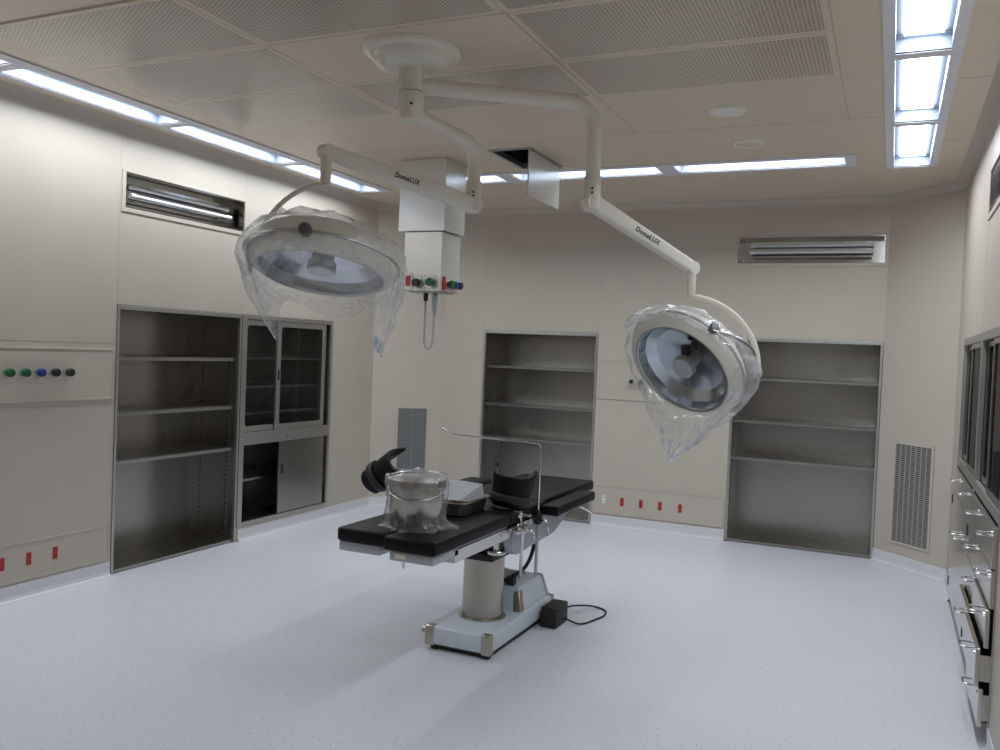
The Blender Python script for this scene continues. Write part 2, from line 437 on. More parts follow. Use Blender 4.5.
bm = NB(); wall_grid(bm, PCL, 0, CL, 0, CZ, []); joints(bm, PCL, (), 0, 0, ((0, CL, NT),)); struct('wall_back_left', bm, [M_wall, M_joint])
bm = NB(); wall_grid(bm, PCR, 0, CL, 0, CZ, []); joints(bm, PCR, (), 0, 0, ()); struct('wall_back_right', bm, [M_wall, M_joint])
bm = NB(); wall_grid(bm, lambda u, v: (u, YF, v), XL, XR, 0, CZ, []); struct('wall_front', bm, M_wall)

# rounded cove between ceiling and walls
def cove(bm, P, a, b, r=.07, n=6):
    for i in range(n):
        t0, t1 = PI/2*i/n, PI/2*(i+1)/n
        f = lambda t: (r-r*math.cos(t), CZ-r+r*math.sin(t))
        (w0, z0), (w1, z1) = f(t0), f(t1)
        quad(bm, P(a, z0, w0), P(b, z0, w0), P(b, z1, w1), P(a, z1, w1))
bm = NB(); cove(bm, PLw, YF, YB-CH); cove(bm, PBw, LX, RXc); cove(bm, PRw, YF, YB-CH); cove(bm, PCL, 0, CL); cove(bm, PCR, 0, CL)
bmesh.ops.remove_doubles(bm, verts=bm.verts, dist=1e-4)
obj('trim_2', bm, M_wall, kind='structure', smooth=True, auto=35)

# coved skirting
def skirt(bm, P, a, b, h=.095):
    prof = [(.0015, h), (.006, h-.003), (.006, .03), (.011, .012), (.028, .0015)]
    for (w0, z0), (w1, z1) in zip(prof, prof[1:]): quad(bm, P(a, z1, w1), P(b, z1, w1), P(b, z0, w0), P(a, z0, w0))
bm = NB(); skirt(bm, PLw, YF, NA_L[0]-.004); skirt(bm, PLw, NB_L[0]+.02, YB-CH); obj('baseboard_left', bm, M_base, kind='structure', smooth=True, auto=35)
bm = NB(); skirt(bm, PBw, LX, NA_B[0]-.004); skirt(bm, PBw, NA_B[1]+.004, NB_B[0]-.004); obj('baseboard_back', bm, M_base, kind='structure', smooth=True, auto=35)
bm = NB(); skirt(bm, PRw, YF, CABR[0]-.02); skirt(bm, PRw, CABR[1]+.01, YB-CH); obj('baseboard_right', bm, M_base, kind='structure', smooth=True, auto=35)
bm = NB(); skirt(bm, PCL, 0, CL); obj('baseboard_back_left', bm, M_base, kind='structure', smooth=True, auto=35)
bm = NB(); skirt(bm, PCR, 0, CL); obj('baseboard_back_right', bm, M_base, kind='structure', smooth=True, auto=35)

# ------------------------------------------------------------------ ceiling light fixtures
def fixture(side, x0, x1, y0, y1, label):
    along_y = side != 'back'
    H = .072
    t = thing('ceiling_light', label, 'ceiling light', ((x0+x1)/2, (y0+y1)/2, CZ), {'left': 'ceiling lights along the left wall', 'right': 'ceiling lights along the right wall', 'back': 'ceiling lights along the back wall'}[side])
    bx, by = (.047, .039) if along_y else (.064, .06)
    if side == 'left': bx = .05
    if not along_y: by = .055
    bm = NB()
    X0, X1, Y0, Y1 = x0-bx, x1+bx, y0-by+.001, y1+by-.001
    if not along_y: X0, X1 = x0-.064, x1+.064
    for a in ((X0, x0, Y0, Y1), (x1, X1, Y0, Y1), (x0, x1, Y0, y0), (x0, x1, y1, Y1)):
        box(bm, *a, CZ-.008, CZ-.0003)
    obj('frame', bm, M_frame, t)
    bm = NB(); T = CZ+H
    for a, b in (((x0, y0), (x1, y0)), ((x1, y0), (x1, y1)), ((x1, y1), (x0, y1)), ((x0, y1), (x0, y0))):
        quad(bm, (*a, CZ-.007), (*b, CZ-.007), (*b, T), (*a, T))
    quad(bm, (x0, y0, T), (x1, y0, T), (x1, y1, T), (x0, y1, T))
    obj('reflector', bm, M_trough, t)
    bm = NB(); e = .032; el = .03
    ex, ey = (e, el) if along_y else (el, e)
    bm.faces.new([bm.verts.new(p) for p in ((x0+ex, y0+ey, T-.012), (x0+ex, y1-ey, T-.012), (x1-ex, y1-ey, T-.012), (x1-ex, y0+ey, T-.012))])
    obj('diffuser', bm, M_emit, t)
    return t
cnt = {}
LN = {'left': ('farthest light of the strip along the left wall, its end behind the left lamp arm', 'second light from the far end of the strip over the left wall',
               'third light from the far end of the strip over the left wall, longest in view', 'left wall strip light leaving the frame at the picture edge', 'left wall strip light nearest the camera'),
      'right': ('farthest light of the wide strip along the right wall', 'second light from the far end of the right wall strip',
                'third light from the far end of the right wall strip', 'right wall strip light directly overhead, leaving the frame', 'right wall strip light nearest the camera'),
      'back': ('back wall strip light at the right, ending beside the round ceiling discs', 'back wall strip light in the middle, behind the hanging hatch panel', 'back wall strip light at the left, behind the supply column')}
for f in FIX:
    k = cnt.get(f[0], 0); cnt[f[0]] = k+1
    fixture(*f, LN[f[0]][k])
bm = NB(); box(bm, -4.098, -4.06, -1.0, 6.52, CZ-.007, CZ-.0005); obj('trim_3', bm, M_frame, kind='structure')

# ceiling discs
for (x, y, r, mt, lab) in ((-.882, 4.83, .098, M_enam2, 'round white disc on the ceiling, the nearer and brighter of two'),
                       (-.884, 5.585, .098, M_ceil, 'round disc with a pale rim on the ceiling, nearer the back light strip')):
    t = thing('ceiling_speaker', lab, 'ceiling speaker', (x, y, CZ-.012), 'round discs in the ceiling')
    bm = NB(); lathe(bm, [(r*.82, -.010), (r*.86, -.016), (r*.97, -.013), (r, -.006), (r, 0)], (x, y, CZ)); obj('rim', bm, M_enam2, t, True)
    bm = NB(); lathe(bm, [(0, -.011), (r*.5, -.012), (r*.83, -.0105)], (x, y, CZ)); obj('speaker_mesh', bm, mt, t, True)

# access hatch with hanging panel
hx0, hx1, hy0, hy1 = HATCH
t = thing('access_hatch', 'open ceiling hatch with its square panel hanging down', 'hatch', ((hx0+hx1)/2, (hy0+hy1)/2, CZ))
bm = NB()
for a in ((hx0-.012, hx0+.014, hy0-.012, hy1+.012), (hx1-.014, hx1+.012, hy0-.012, hy1+.012), (hx0+.014, hx1-.014, hy0-.012, hy0+.014), (hx0+.014, hx1-.014, hy1-.014, hy1+.012)):
    box(bm, *a, CZ-.007, CZ+.03)
obj('frame', bm, M_strip, t)
bm = NB()
for a, b in (((hx0, hy0), (hx1, hy0)), ((hx1, hy0), (hx1, hy1)), ((hx1, hy1), (hx0, hy1)), ((hx0, hy1), (hx0, hy0))):
    quad(bm, (*a, CZ+.03), (*b, CZ+.03), (*b, CZ+.5), (*a, CZ+.5))
quad(bm, (hx0, hy0, CZ+.5), (hx1, hy0, CZ+.5), (hx1, hy1, CZ+.5), (hx0, hy1, CZ+.5))
obj('dark_void', bm, M_dark, t)
bm = NB(); box(bm, hx1-.012, hx1-.001, hy0, hy1, 2.613, CZ-.012, .002, 1)
p = obj('panel', bm, M_duct, t)
bm = NB(); cyl(bm, (hx1-.03, hy0+.01, 2.625), (hx1-.012, hy0+.01, 2.625), .006, seg=10); obj('catch', bm, M_strip, p)
for y in (hy0+.08, hy1-.08):
    bm = NB(); cyl(bm, (hx1-.004, y-.03, CZ-.013), (hx1-.004, y+.03, CZ-.013), .005, seg=10); obj('hinge', bm, M_strip, t)

# ------------------------------------------------------------------ cabinets in the walls
def unitP(P):  # depth axis into the wall = negative w
    return P
def shelf_cabinet(P, u0, u1, label, cat='shelf cabinet', flip=False):
    c = P((u0+u1)/2, 0, 0)
    t = thing('open_shelf_cabinet', label, cat, c, 'open stainless steel shelf niches')
    e = .0025; D = ND; ft = .022
    bm = NB()   # carcass: back, sides, top, bottom
    plank(bm, P, u0+e, u1-e, .02, NT-e, .006, -D)
    plank(bm, P, u0+e, u0+.012, .005, NT-e, D-.02, -D); plank(bm, P, u1-.012, u1-e, .005, NT-e, D-.02, -D)
    plank(bm, P, u0+e, u1-e, NT-.012, NT-e, D-.02, -D); plank(bm, P, u0+.012, u1-.012, .006, .024, D-.012, -D)
    obj('carcass', bm, M_steel, t)
    bm = NB()   # front frame
    plank(bm, P, u0+e, u0+ft, .004, NT-e, .026, -.02, .002); plank(bm, P, u1-ft, u1-e, .004, NT-e, .026, -.02, .002)
    plank(bm, P, u0+ft, u1-ft, NT-.032, NT-e, .026, -.02, .002)
    obj('front_frame', bm, M_edge, t)
    for z in (1.425, 1.058, .737):
        bm = NB(); plank(bm, P, u0+.016, u1-.016, z-.004, z, D-.045, -D+.01)
        plank(bm, P, u0+.018, u1-.018, z-.026, z, .012, -.035-.012, .002); obj('shelf', bm, M_steelx, t)
    # slotted rails for the shelf pins
    for w in (-.10, -.36):
        for uu, s in ((u0+.012, 1), (u1-.012, -1)):
            bm = NB()
            plank(bm, P, uu, uu+s*.003, .06, NT-.05, .03, w-.015)
            z = .09
            while z < NT-.08:
                if min(abs(z-q) for q in (1.42, 1.05, .73)) > .02: plank(bm, P, uu+s*.003, uu+s*.004, z, z+.010, .014, w-.007, mi=1)
                z += .035
            obj('shelf_rail', bm, [M_steel, M_dark], t)
    return t
shelf_cabinet(PLw, *NA_L, 'open stainless steel shelf niche in the left wall, beside the glass door cabinet')
shelf_cabinet(PBw, *NA_B, 'open stainless steel shelf niche in the back wall, straight behind the operating table')
shelf_cabinet(PBw, *NB_B, 'open stainless steel shelf niche in the back wall under the tube light recess')

# glass-front cabinet on the left wall
u0, u1 = NB_L
t = thing('glass_door_cabinet', 'stainless cabinet with sliding glass doors above steel doors in the left wall', 'cabinet', PLw((u0+u1)/2, .112, 0))
P = PLw; e = .0025; D = .45
bm = NB(); plank(bm, P, u0+e, u1-e, .114, NT-e, .006, -D)
plank(bm, P, u0+e, u0+.012, .114, NT-e, D-.02, -D); plank(bm, P, u1-.012, u1-e, .114, NT-e, D-.02, -D)
plank(bm, P, u0+e, u1-e, NT-.012, NT-e, D-.02, -D); plank(bm, P, u0+e, u1-e, .114, .13, D-.02, -D); plank(bm, P, u0+.01, u1-.01, .775, .80, D-.02, -D)
obj('carcass', bm, M_steel, t)
bm = NB()
plank(bm, P, u0+e, u0+.055, .114, NT-e, .03, -.02, .002); plank(bm, P, u1-.03, u1-e, .114, NT-e, .03, -.02, .002)
plank(bm, P, u0+.055, u1-.03, NT-.032, NT-e, .03, -.02, .002); plank(bm, P, u0+.055, u1-.03, .745, .84, .03, -.02, .002); plank(bm, P, u0+.055, u1-.03, .114, .142, .03, -.02, .002)
obj('front_frame', bm, M_edge, t)
for z in (1.43, 1.20, .985, .45):
    bm = NB(); plank(bm, P, u0+.016, u1-.016, z-.018, z, D-.13, -D+.01); obj('shelf', bm, M_steelx, t)
for w in (-.12, -.36):
    for uu, s in ((u0+.012, 1), (u1-.012, -1)):
        bm = NB(); plank(bm, P, uu, uu+s*.004, .16, NT-.05, .03, w-.015); obj('shelf_rail', bm, M_edge, t)
def glass_door(P, a, b, z0, z1, w, parent, th=.018, fr=.045, mg=None, mf=None):
    bm = NB()
    plank(bm, P, a, a+fr, z0, z1, th, w, .003); plank(bm, P, b-fr, b, z0, z1, th, w, .003)
    plank(bm, P, a+fr, b-fr, z0, z0+fr, th, w, .003); plank(bm, P, a+fr, b-fr, z1-fr, z1, th, w, .003)
    # rounded inner corners
    r = .03
    for cu, su in ((a+fr, 1), (b-fr, -1)):
        for cz, sz in ((z0+fr, 1), (z1-fr, -1)):
            for k in range(5):
                t0, t1 = PI/2*k/5, PI/2*(k+1)/5
                pt = lambda tt: (cu+su*(r-r*math.sin(tt)), cz+sz*(r-r*math.cos(tt)))
                (ua, za), (ub, zb) = pt(t0), pt(t1)
                f = bm.faces.new([bm.verts.new(q) for q in (P(cu, cz, w+th*.9), P(ua, za, w+th*.9), P(ub, zb, w+th*.9))])
    d = obj('glass_door', bm, mf or M_edge, parent)
    bm = NB(); plank(bm, P, a+fr-.006, b-fr+.006, z0+fr-.006, z1-fr+.006, .005, w+.005); obj('glass', bm, mg or M_glass, d)
    return d
d = glass_door(P, 5.66, 6.315, .842, NT-.034, -.018, t)
bm = NB(); plank(bm, P, 5.668, 5.69, 1.25, 1.33, .004, -.0005, .0015); obj('finger_pull', bm, M_dark, d)
d = glass_door(P, 5.275, 5.72, .842, NT-.034, -.042, t)
bm = NB(); plank(bm, P, 5.72, 6.33, .146, .742, .016, -.016, .002); d = obj('sliding_door', bm, M_steel, t)
bm = NB(); plank(bm, P, 5.755, 5.775, .47, .55, .002, .0005); obj('finger_pull', bm, M_dark, d)
bm = NB(); cyl(bm, P(5.79, .79, .010), P(5.79, .79, .016), .010, seg=14); obj('lock', bm, M_chrome, t)

# wall of drawers and glass doors on the right
P = PRw; u0, u1 = CABR; um = 5.25
def handle(bm, P, u, z, w, L=.085, out=.035, r=.0045):
    tube(bm, fillet([P(u-L/2, z, w-.004), P(u-L/2, z, w+out), P(u+L/2, z, w+out), P(u+L/2, z, w-.004)], .012, 4), r, 8)
def drawer(P, a, b, z0, z1, pull, parent, w=.004):
    bm = NB(); plank(bm, P, a, b, z0, z1, .018, w+pull, .002)
    if pull > .02:
        plank(bm, P, a+.02, a+.024, z0+.015, z1-.03, pull, w); plank(bm, P, b-.024, b-.02, z0+.015, z1-.03, pull, w); plank(bm, P, a+.02, b-.02, z0+.015, z0+.019, pull, w)
    d = obj('drawer', bm, M_mirror, parent)
    bm = NB(); handle(bm, P, (a+b)/2, (z0+z1)/2+.01, w+pull+.018); obj('handle', bm, M_chrome, d, True)
    bm = NB(); cyl(bm, P(a+.05, z1-.03, w+pull+.018), P(a+.05, z1-.03, w+pull+.022), .007, seg=12); obj('lock', bm, M_chrome, d)
for n, (a, b, lab) in enumerate(((um, u1, 'stainless cabinet with dark glass front in the right wall, the one nearer the corner grille'), (u0, um, 'stainless cabinet with glass doors over stacked drawers, cut off by the picture right edge'))):
    t = thing('wall_cabinet', lab, 'cabinet', P((a+b)/2, 0, 0), 'stainless cabinets in the right wall')
    e = .002; D = .42
    bm = NB(); plank(bm, P, a+e, b-e, .02, NT-e, .006, -D); plank(bm, P, a+e, a+.014, .02, NT-e, D-.02, -D); plank(bm, P, b-.014, b-e, .02, NT-e, D-.02, -D)
    plank(bm, P, a+e, b-e, NT-.014, NT-e, D-.02, -D); plank(bm, P, a+.014, b-.014, .93, .955, D-.02, -D); plank(bm, P, a+e, b-e, .02, .04, D-.02, -D)
    obj('carcass', bm, M_steel, t)
    bm = NB(); plank(bm, P, a+e, a+.03, .03, NT-e, .024, -.02, .002); plank(bm, P, b-.03, b-e, .03, NT-e, .024, -.02, .002)
    plank(bm, P, a+.03, b-.03, NT-.045, NT-e, .024, -.02, .002); plank(bm, P, a+.03, b-.03, .925, .975, .024, -.02, .002)
    obj('front_frame', bm, M_edge, t)
    bm = NB(); plank(bm, P, a+e, b-e, .002, .075, .03, -.045); obj('plinth', bm, M_steel, t)
    for z in (1.45, 1.2):
        bm = NB(); plank(bm, P, a+.016, b-.016, z-.012, z, D-.12, -D+.01); obj('shelf', bm, M_steelx, t)
    m = (a+b)/2
    glass_door(P, a+.031, m+.03, .977, NT-.047, -.018, t, fr=.03, mg=M_glassdark, mf=M_steel); glass_door(P, m-.03, b-.031, .977, NT-.047, -.042, t, fr=.03, mg=M_glassdark, mf=M_steel)
    if n == 0:
        for c0, c1 in ((a+.005, m-.003), (m+.003, b-.005)):
            drawer(P, c0, c1, .77, .92, .0, t)
            bm = NB(); plank(bm, P, c0, c1, .08, .764, .018, .004, .002); d = obj('door', bm, M_mirror, t)
            bm = NB(); handle(bm, P, c1-.08 if c0 < m-.1 else c0+.08, .56, .022); obj('handle', bm, M_chrome, d, True)
            for z in (.15, .70):
                bm = NB(); plank(bm, P, c0+.002 if c0 < m-.1 else c1-.012, c0+.012 if c0 < m-.1 else c1-.002, z-.03, z+.03, .006, .020); obj('hinge', bm, M_dark, d)
    else:
        zs = [.08, .245, .41, .575, .74, .92]
        for ci, (c0, c1) in enumerate(((a+.005, m-.003), (m+.003, b-.005))):
            for k in range(5):
                pull = {(0, 0): .022, (0, 1): .04, (0, 2): .012, (1, 1): .025}.get((ci, k), 0)
                drawer(P, c0, c1, zs[k]+.003, zs[k+1]-.003, pull, t)

# ------------------------------------------------------------------ recessed tube lights
def tube_light(P, r, label):
    a, b, z0, z1 = r
    t = thing('recessed_tube_light', label, 'tube light', P((a+b)/2, z0, 0), 'tube lights recessed high in the walls')
    D = .16
    bm = NB(); plank(bm, P, a+.002, b-.002, z0+.002, z1-.002, .004, -D)
    for q in ((a+.002, a+.008, z0+.002, z1-.002), (b-.008, b-.002, z0+.002, z1-.002), (a+.008, b-.008, z0+.002, z0+.008), (a+.008, b-.008, z1-.008, z1-.002)): plank(bm, P, *q, D-.002, -D)
    obj('housing', bm, M_mirror, t)
    bm = NB(); k = .028
    for q in ((a-k, a, z0-k, z1+k*.5), (b, b+k, z0-k, z1+k*.5), (a, b, z0-k, z0), (a, b, z1, z1+k*.5)): plank(bm, P, *q, .006, .0005, .0015)
    obj('trim_frame', bm, M_wall, t)
    bm = NB(); plank(bm, P, a+.1, b-.1, z0+.055, z0+.06, .09, -.13); plank(bm, P, a+.1, b-.1, z0+.06, z1-.03, .004, -.13); obj('reflector', bm, M_chrome, t)
    for dz, w in ((.155, -.085), (.095, -.055)):
        bm = NB(); cyl(bm, P(a+.13, z0+dz, w), P(b-.13, z0+dz, w), .0128, seg=16); tb = obj('tube', bm, M_tube, t, True, auto=40)
        for q in (a+.09, b-.13):
            bm = NB(); cyl(bm, P(q, z0+dz, w), P(q+.04, z0+dz, w), .016, seg=14); obj('socket', bm, M_white, tb)
    return t
tube_light(PLw, UVL, 'wide slot with frosted light tubes high on the left wall above the open shelves')
tube_light(PBw, UVB, 'wide slot with frosted light tubes high on the back wall')
tube_light(PRw, UVR, 'wide slot with frosted light tubes high on the right wall at the picture edge')

# ------------------------------------------------------------------ return air grilles
def grille(P, u0, u1, z0, z1, label, mt, ncol, mb=None):
    t = thing('air_grille', label, 'air grille', P((u0+u1)/2, z0, 0), 'return air grilles in the slanted corners')
    bm = NB(); k = .02
    for q in ((u0-k, u0, z0-k, z1+k), (u1, u1+k, z0-k, z1+k), (u0, u1, z0-k, z0), (u0, u1, z1, z1+k)): plank(bm, P, *q, .007, .0005, .0015)
    obj('frame', bm, M_wall, t)
    bm = NB(); plank(bm, P, u0, u1, z0, z1, .001, .0006); obj('backing', bm, mb or M_dark, t)
    bm = NB(); n = int((z1-z0)/.0145)
    for i in range(n+1):
        z = z0+(z1-z0)*i/n; plank(bm, P, u0, u1, z-.0032, z+.0032, .004, .002)
    for i in range(ncol+1):
        u = u0+(u1-u0)*i/ncol; plank(bm, P, max(u0, u-.004), min(u1, u+.004), z0, z1, .004, .0024)
    obj('lattice', bm, mt, t)
grille(PCR, .185, .53, .20, .962, 'slotted metal air grille in the slanted corner right of the shelf niche', M_grille, 7)
grille(PCL, .265, .555, .20, .962, 'narrow grey air grille in the slanted corner behind the operating table', M_grilled, 2, M_grilleb)

# ------------------------------------------------------------------ wall plates, outlets, sockets
def service_panel(P, a, b, z0, z1, label):
    bm = NB(); k = .012
    plank(bm, P, a, b, z0, z1, .003, .001, .0012)
    for q in ((a, a+k, z0, z1), (b-k, b, z0, z1), (a+k, b-k, z0, z0+k), (a+k, b-k, z1-k, z1)): plank(bm, P, *q, .003, .004, .0012)
    obj('service_panel', bm, M_wall, label=label, cat='wall panel', group='flat service panels on the walls')
service_panel(PLw, 2.88, 4.03, 1.15, 1.474, 'flat beige wall panel holding the row of coloured gas knobs')
service_panel(PLw, 2.88, 4.03, .105, .338, 'low beige wall panel holding red sockets near the open left shelves')
service_panel(PBw, -2.44, -1.262, 1.162, 1.505, 'flat beige back wall panel with two small knobs behind the right lamp')
service_panel(PBw, -2.44, -1.262, .11, .372, 'low beige back wall panel holding four red sockets')

def outlet(P, u, z, mt, label, group, r=.018):
    t = thing('gas_outlet', label, 'gas outlet', P(u, z, .007), group)
    W = .0075
    A = lambda w: Vector(P(u, z, w))
    ax = A(1)-A(0)
    bm = NB(); lathe(bm, [(r*1.15, 0), (r*1.15, .006), (r*.8, .010), (r*.8, .018)], A(W), ax, 20, True); obj('collar', bm, M_strip, t, True, auto=40)
    bm = NB(); lathe(bm, [(r*.8, .018), (r*1.3, .020), (r*1.38, .026), (r*1.38, .046), (r*1.2, .052), (r*.5, .054), (0, .054)], A(W), ax, 20, True); obj('knob', bm, mt, t, True, auto=40)
G = 'coloured gas knobs on the left wall panel'
for y, mt, lab in ((3.285, M_green, 'green gas knob, outermost of the left wall row, farthest from the shelves'), (3.385, M_green, 'green gas knob next to the blue one on the left wall'),
                   (3.482, M_navy, 'blue gas knob in the middle of the row on the left wall'), (3.58, M_black, 'black gas knob next to the blue one on the left wall'),
                   (3.677, M_black, 'black gas knob at the row end nearest the open left shelves')):
    outlet(PLw, y, 1.325, mt, lab, G)
outlet(PBw, -2.122, 1.335, M_black, 'small black knob on the back wall beside the right lamp', 'knobs on the back wall panel', .014)
outlet(PBw, -2.03, 1.335, M_green, 'small green knob on the back wall beside the right lamp', 'knobs on the back wall panel', .016)

def socket(P, u, z, label, group, mt=M_red):
    t = thing('wall_socket', label, 'wall socket', P(u, z, .004), group)
    bm = NB(); plank(bm, P, u-.016, u+.016, z-.037, z+.037, .004, .0042, .001); obj('plate', bm, mt, t)
    bm = NB()
    for dz in (-.016, .016):
        for du in (-.006, .006): plank(bm, P, u+du-.0015, u+du+.0015, z+dz-.006, z+dz+.006, .0006, .0082)
    obj('slots', bm, M_dark, t)
G = 'red sockets low on the left wall'
for y, lab in ((3.29, 'red wall socket low on the left wall, cut by the picture edge'), (3.459, 'red wall socket in the middle of three, low on the left wall'), (3.635, 'red wall socket low on the left wall, nearest the open shelves')):
    socket(PLw, y, .229, lab, G)
G = 'red sockets low on the back wall'
for x, lab in ((-2.168, 'red wall socket low on the back wall, first from the table side'), (-1.992, 'red wall socket low on the back wall, second from the table side'),
               (-1.818, 'red wall socket low on the back wall, third from the table side'), (-1.639, 'red wall socket low on the back wall, nearest the right shelf niche')):
    socket(PBw, x, .236, lab, G)
socket(PBw, -2.339, .243, 'small white wall socket low on the back wall, beside four red ones', 'red sockets low on the back wall', M_white)

# ------------------------------------------------------------------ ceiling supply column
t = thing('supply_column', 'boxy steel supply column with coloured outlets hanging from the ceiling', 'supply column', (-3.15, 5.63, 1.975))
x0, x1, y0, y1 = -3.345, -2.963, 5.47, 5.79
bm = NB(); box(bm, x0, x1, y0, y1, 2.408, CZ-.001, .003, 1); obj('upper_shroud', bm, M_duct, t)
a0, a1, b0, b1 = -3.295, -2.985, 5.485, 5.775
bm = NB(); box(bm, a0, a1, b0, b1, 1.976, 2.404, .003, 1); low = obj('outlet_box', bm, M_duct, t)
bm = NB(); box(bm, a0+.03, a1-.03, b0+.03, b1-.03, 1.966, 1.975); obj('bottom_plate', bm, M_strip, low)
def PF(u, v, w=0): return (u, b0-w, v)
def PS(u, v, w=0): return (a1+w, u, v)
def knob(P, u, z, mt, name, L=.05):
    A = lambda w: Vector(P(u, z, w))
    bm = NB(); lathe(bm, [(.02, 0), (.02, .008), (.028, .012), (.03, .02), (.03, L-.008), (.024, L), (0, L)], A(.005), A(1)-A(0), 18, True); return obj(name, bm, mt, t, True, auto=40)
def plate(P, u, z, w, h, mt, name, parent, th=.005):
    bm = NB(); plank(bm, P, u-w/2, u+w/2, z-h/2, z+h/2, th, .0005, .001); return obj(name, bm, mt, parent)
pl = plate(PF, -3.252, 2.045, .072, .125, M_plate, 'socket_plate', t)
bm = NB(); plank(PF and bm, PF, -3.252-.02, -3.252+.02, 2.01, 2.085, .004, .0055); obj('red_socket', bm, M_red, pl)
plate(PF, -3.170, 2.040, .062, .095, M_plate, 'outlet_plate', t); knob(PF, -3.170, 2.033, M_black, 'black_knob')
plate(PF, -3.055, 2.040, .062, .095, M_plate, 'outlet_plate', t); knob(PF, -3.055, 2.038, M_green, 'green_knob')
plate(PS, 5.535, 2.035, .045, .10, M_red, 'red_socket', t)
for u, mt, nm in ((5.60, M_green, 'green_knob'), (5.665, M_navy, 'blue_knob'), (5.73, M_black, 'black_knob')): knob(PS, u, 2.033, mt, nm, .045)
bm = NB(); cyl(bm, (a0, 5.6, 2.04), (a0-.03, 5.6, 2.04), .011, seg=12); obj('side_valve', bm, M_chrome, t)
bm = NB()
for (u, z) in ((-3.112, 2.085), (-3.112, 2.055), (-3.112, 2.025), (-3.112, 1.995)): plank(bm, PF, u-.004, u+.004, z-.004, z+.004, .002, .0005)
obj('screws', bm, M_dark, t)
t = thing('hanging_tube', 'clear plastic tube looped in a narrow U under the supply column', 'tube', (-3.13, 5.6, 1.546))
bm = NB(); tube(bm, smooth_path([(-3.166, 5.6, 1.93), (-3.167, 5.6, 1.75), (-3.163, 5.6, 1.60), (-3.13, 5.6, 1.553), (-3.098, 5.6, 1.60), (-3.092, 5.6, 1.72), (-3.09, 5.6, 1.82)], 6), .009, 10)
obj('tube', bm, M_softtube, t, True)
bm = NB(); lathe(bm, [(.012, .0), (.018, .01), (.018, .05), (.010, .06), (.010, .065)], (-3.166, 5.6, 1.909), (0, 0, 1), 16, True, True); obj('black_plug', bm, M_black, t, True)
bm = NB(); lathe(bm, [(.008, 0), (.016, .03), (.022, .05), (.022, .14), (.016, .16), (.012, .176)], (-3.088, 5.6, 1.80), (0, 0, 1), 16, True, True); obj('connector', bm, M_softtube, t, True)

# ------------------------------------------------------------------ surgical lamps
HX, HY = -2.073, 3.455
t = thing('lamp_canopy', 'round ivory ceiling canopy and hub carrying both surgical lamps', 'ceiling mount', (HX, HY, CZ-.3))
bm = NB(); lathe(bm, [(.226, -.0062), (.226, -.018), (.218, -.030), (.188, -.038), (.184, -.052), (.170, -.075), (.12, -.092), (.06, -.096), (.05, -.096)], (HX, HY, CZ), seg=64); obj('canopy', bm, M_enam, t, True, auto=50)
bm = NB(); lathe(bm, [(.062, -.094), (.062, -.098), (.057, -.099), (.057, -.196)], (HX, HY, CZ), seg=40); obj('upper_hub', bm, M_enam, t, True, auto=40)
bm = NB(); lathe(bm, [(.057, -.198), (.060, -.20), (.060, -.318), (.054, -.328), (0, -.329)], (HX, HY, CZ), seg=40); obj('lower_hub', bm, M_enam, t, True, auto=40)
bm = NB(); lathe(bm, [(0, .001), (.007, .001)], (HX+.034, HY-.0495, CZ-.262), (.56, -.82, 0), 10); cyl(bm, (HX+.033, HY-.048, CZ-.262), (HX+.0345, HY-.0505, CZ-.262), .006, seg=10); obj('set_screw', bm, M_dark, t)

def arm_text(parent, p, du, dn, size):
    """lettering lying on an arm: du reading direction, dn outward normal"""
    cu = bpy.data.curves.new('lettering', 'FONT'); cu.body = 'DomeLUX'; cu.size = size; cu.extrude = .0005; cu.align_x = 'CENTER'; cu.align_y = 'CENTER'
    cu.shear = .15; cu.offset = .001; cu.space_character = 1.06
    cu.materials.append(M_text)
    tmp = bpy.data.objects.new('tmp', cu); COL.objects.link(tmp)
    me = bpy.data.meshes.new_from_object(tmp.evaluated_get(bpy.context.evaluated_depsgraph_get())); me.name = 'lettering'
    bpy.data.objects.remove(tmp); bpy.data.curves.remove(cu)
    o = bpy.data.objects.new('lettering', me); COL.objects.link(o); o.parent = parent
    du = Vector(du).normalized(); dn = Vector(dn); dn = (dn-du*dn.dot(du)).normalized(); up = dn.cross(du)
    M = Matrix((du, up, dn)).transposed().to_4x4()
    M.translation = Vector(p) - ORG[parent]
    o.matrix_local = M
    return o

def rot_arm(bm, p0, p1, h0, h1, w0, w1, up=(0,0,1), n=10):
    """box-section spring arm with rounded corners between two points"""
    p0, p1 = Vector(p0), Vector(p1); d = (p1-p0).normalized(); side = d.cross(Vector(up)).normalized(); upv = side.cross(d)
    rings = []
    for i in range(n+1):
        s = i/n; c = p0.lerp(p1, s); h = h0+(h1-h0)*s; w_ = w0+(w1-w0)*s
        ring = []
        r = min(h, w_)*.28
        for cx, cz, a0 in ((1, 1, 0), (-1, 1, PI/2), (-1, -1, PI), (1, -1, 1.5*PI)):
            for k in range(5):
                a = a0+PI/2*k/4
                ring.append(bm.verts.new(c + side*(cx*(w_/2-r)+math.cos(a)*r) + upv*(cz*(h/2-r)+math.sin(a)*r)))
        rings.append(ring)
    m = len(rings[0])
    for a, b in zip(rings, rings[1:]):
        for k in range(m): bm.faces.new((a[k], a[(k+1) % m], b[(k+1) % m], b[k]))
    bm.faces.new(list(reversed(rings[0]))); bm.faces.new(rings[-1])

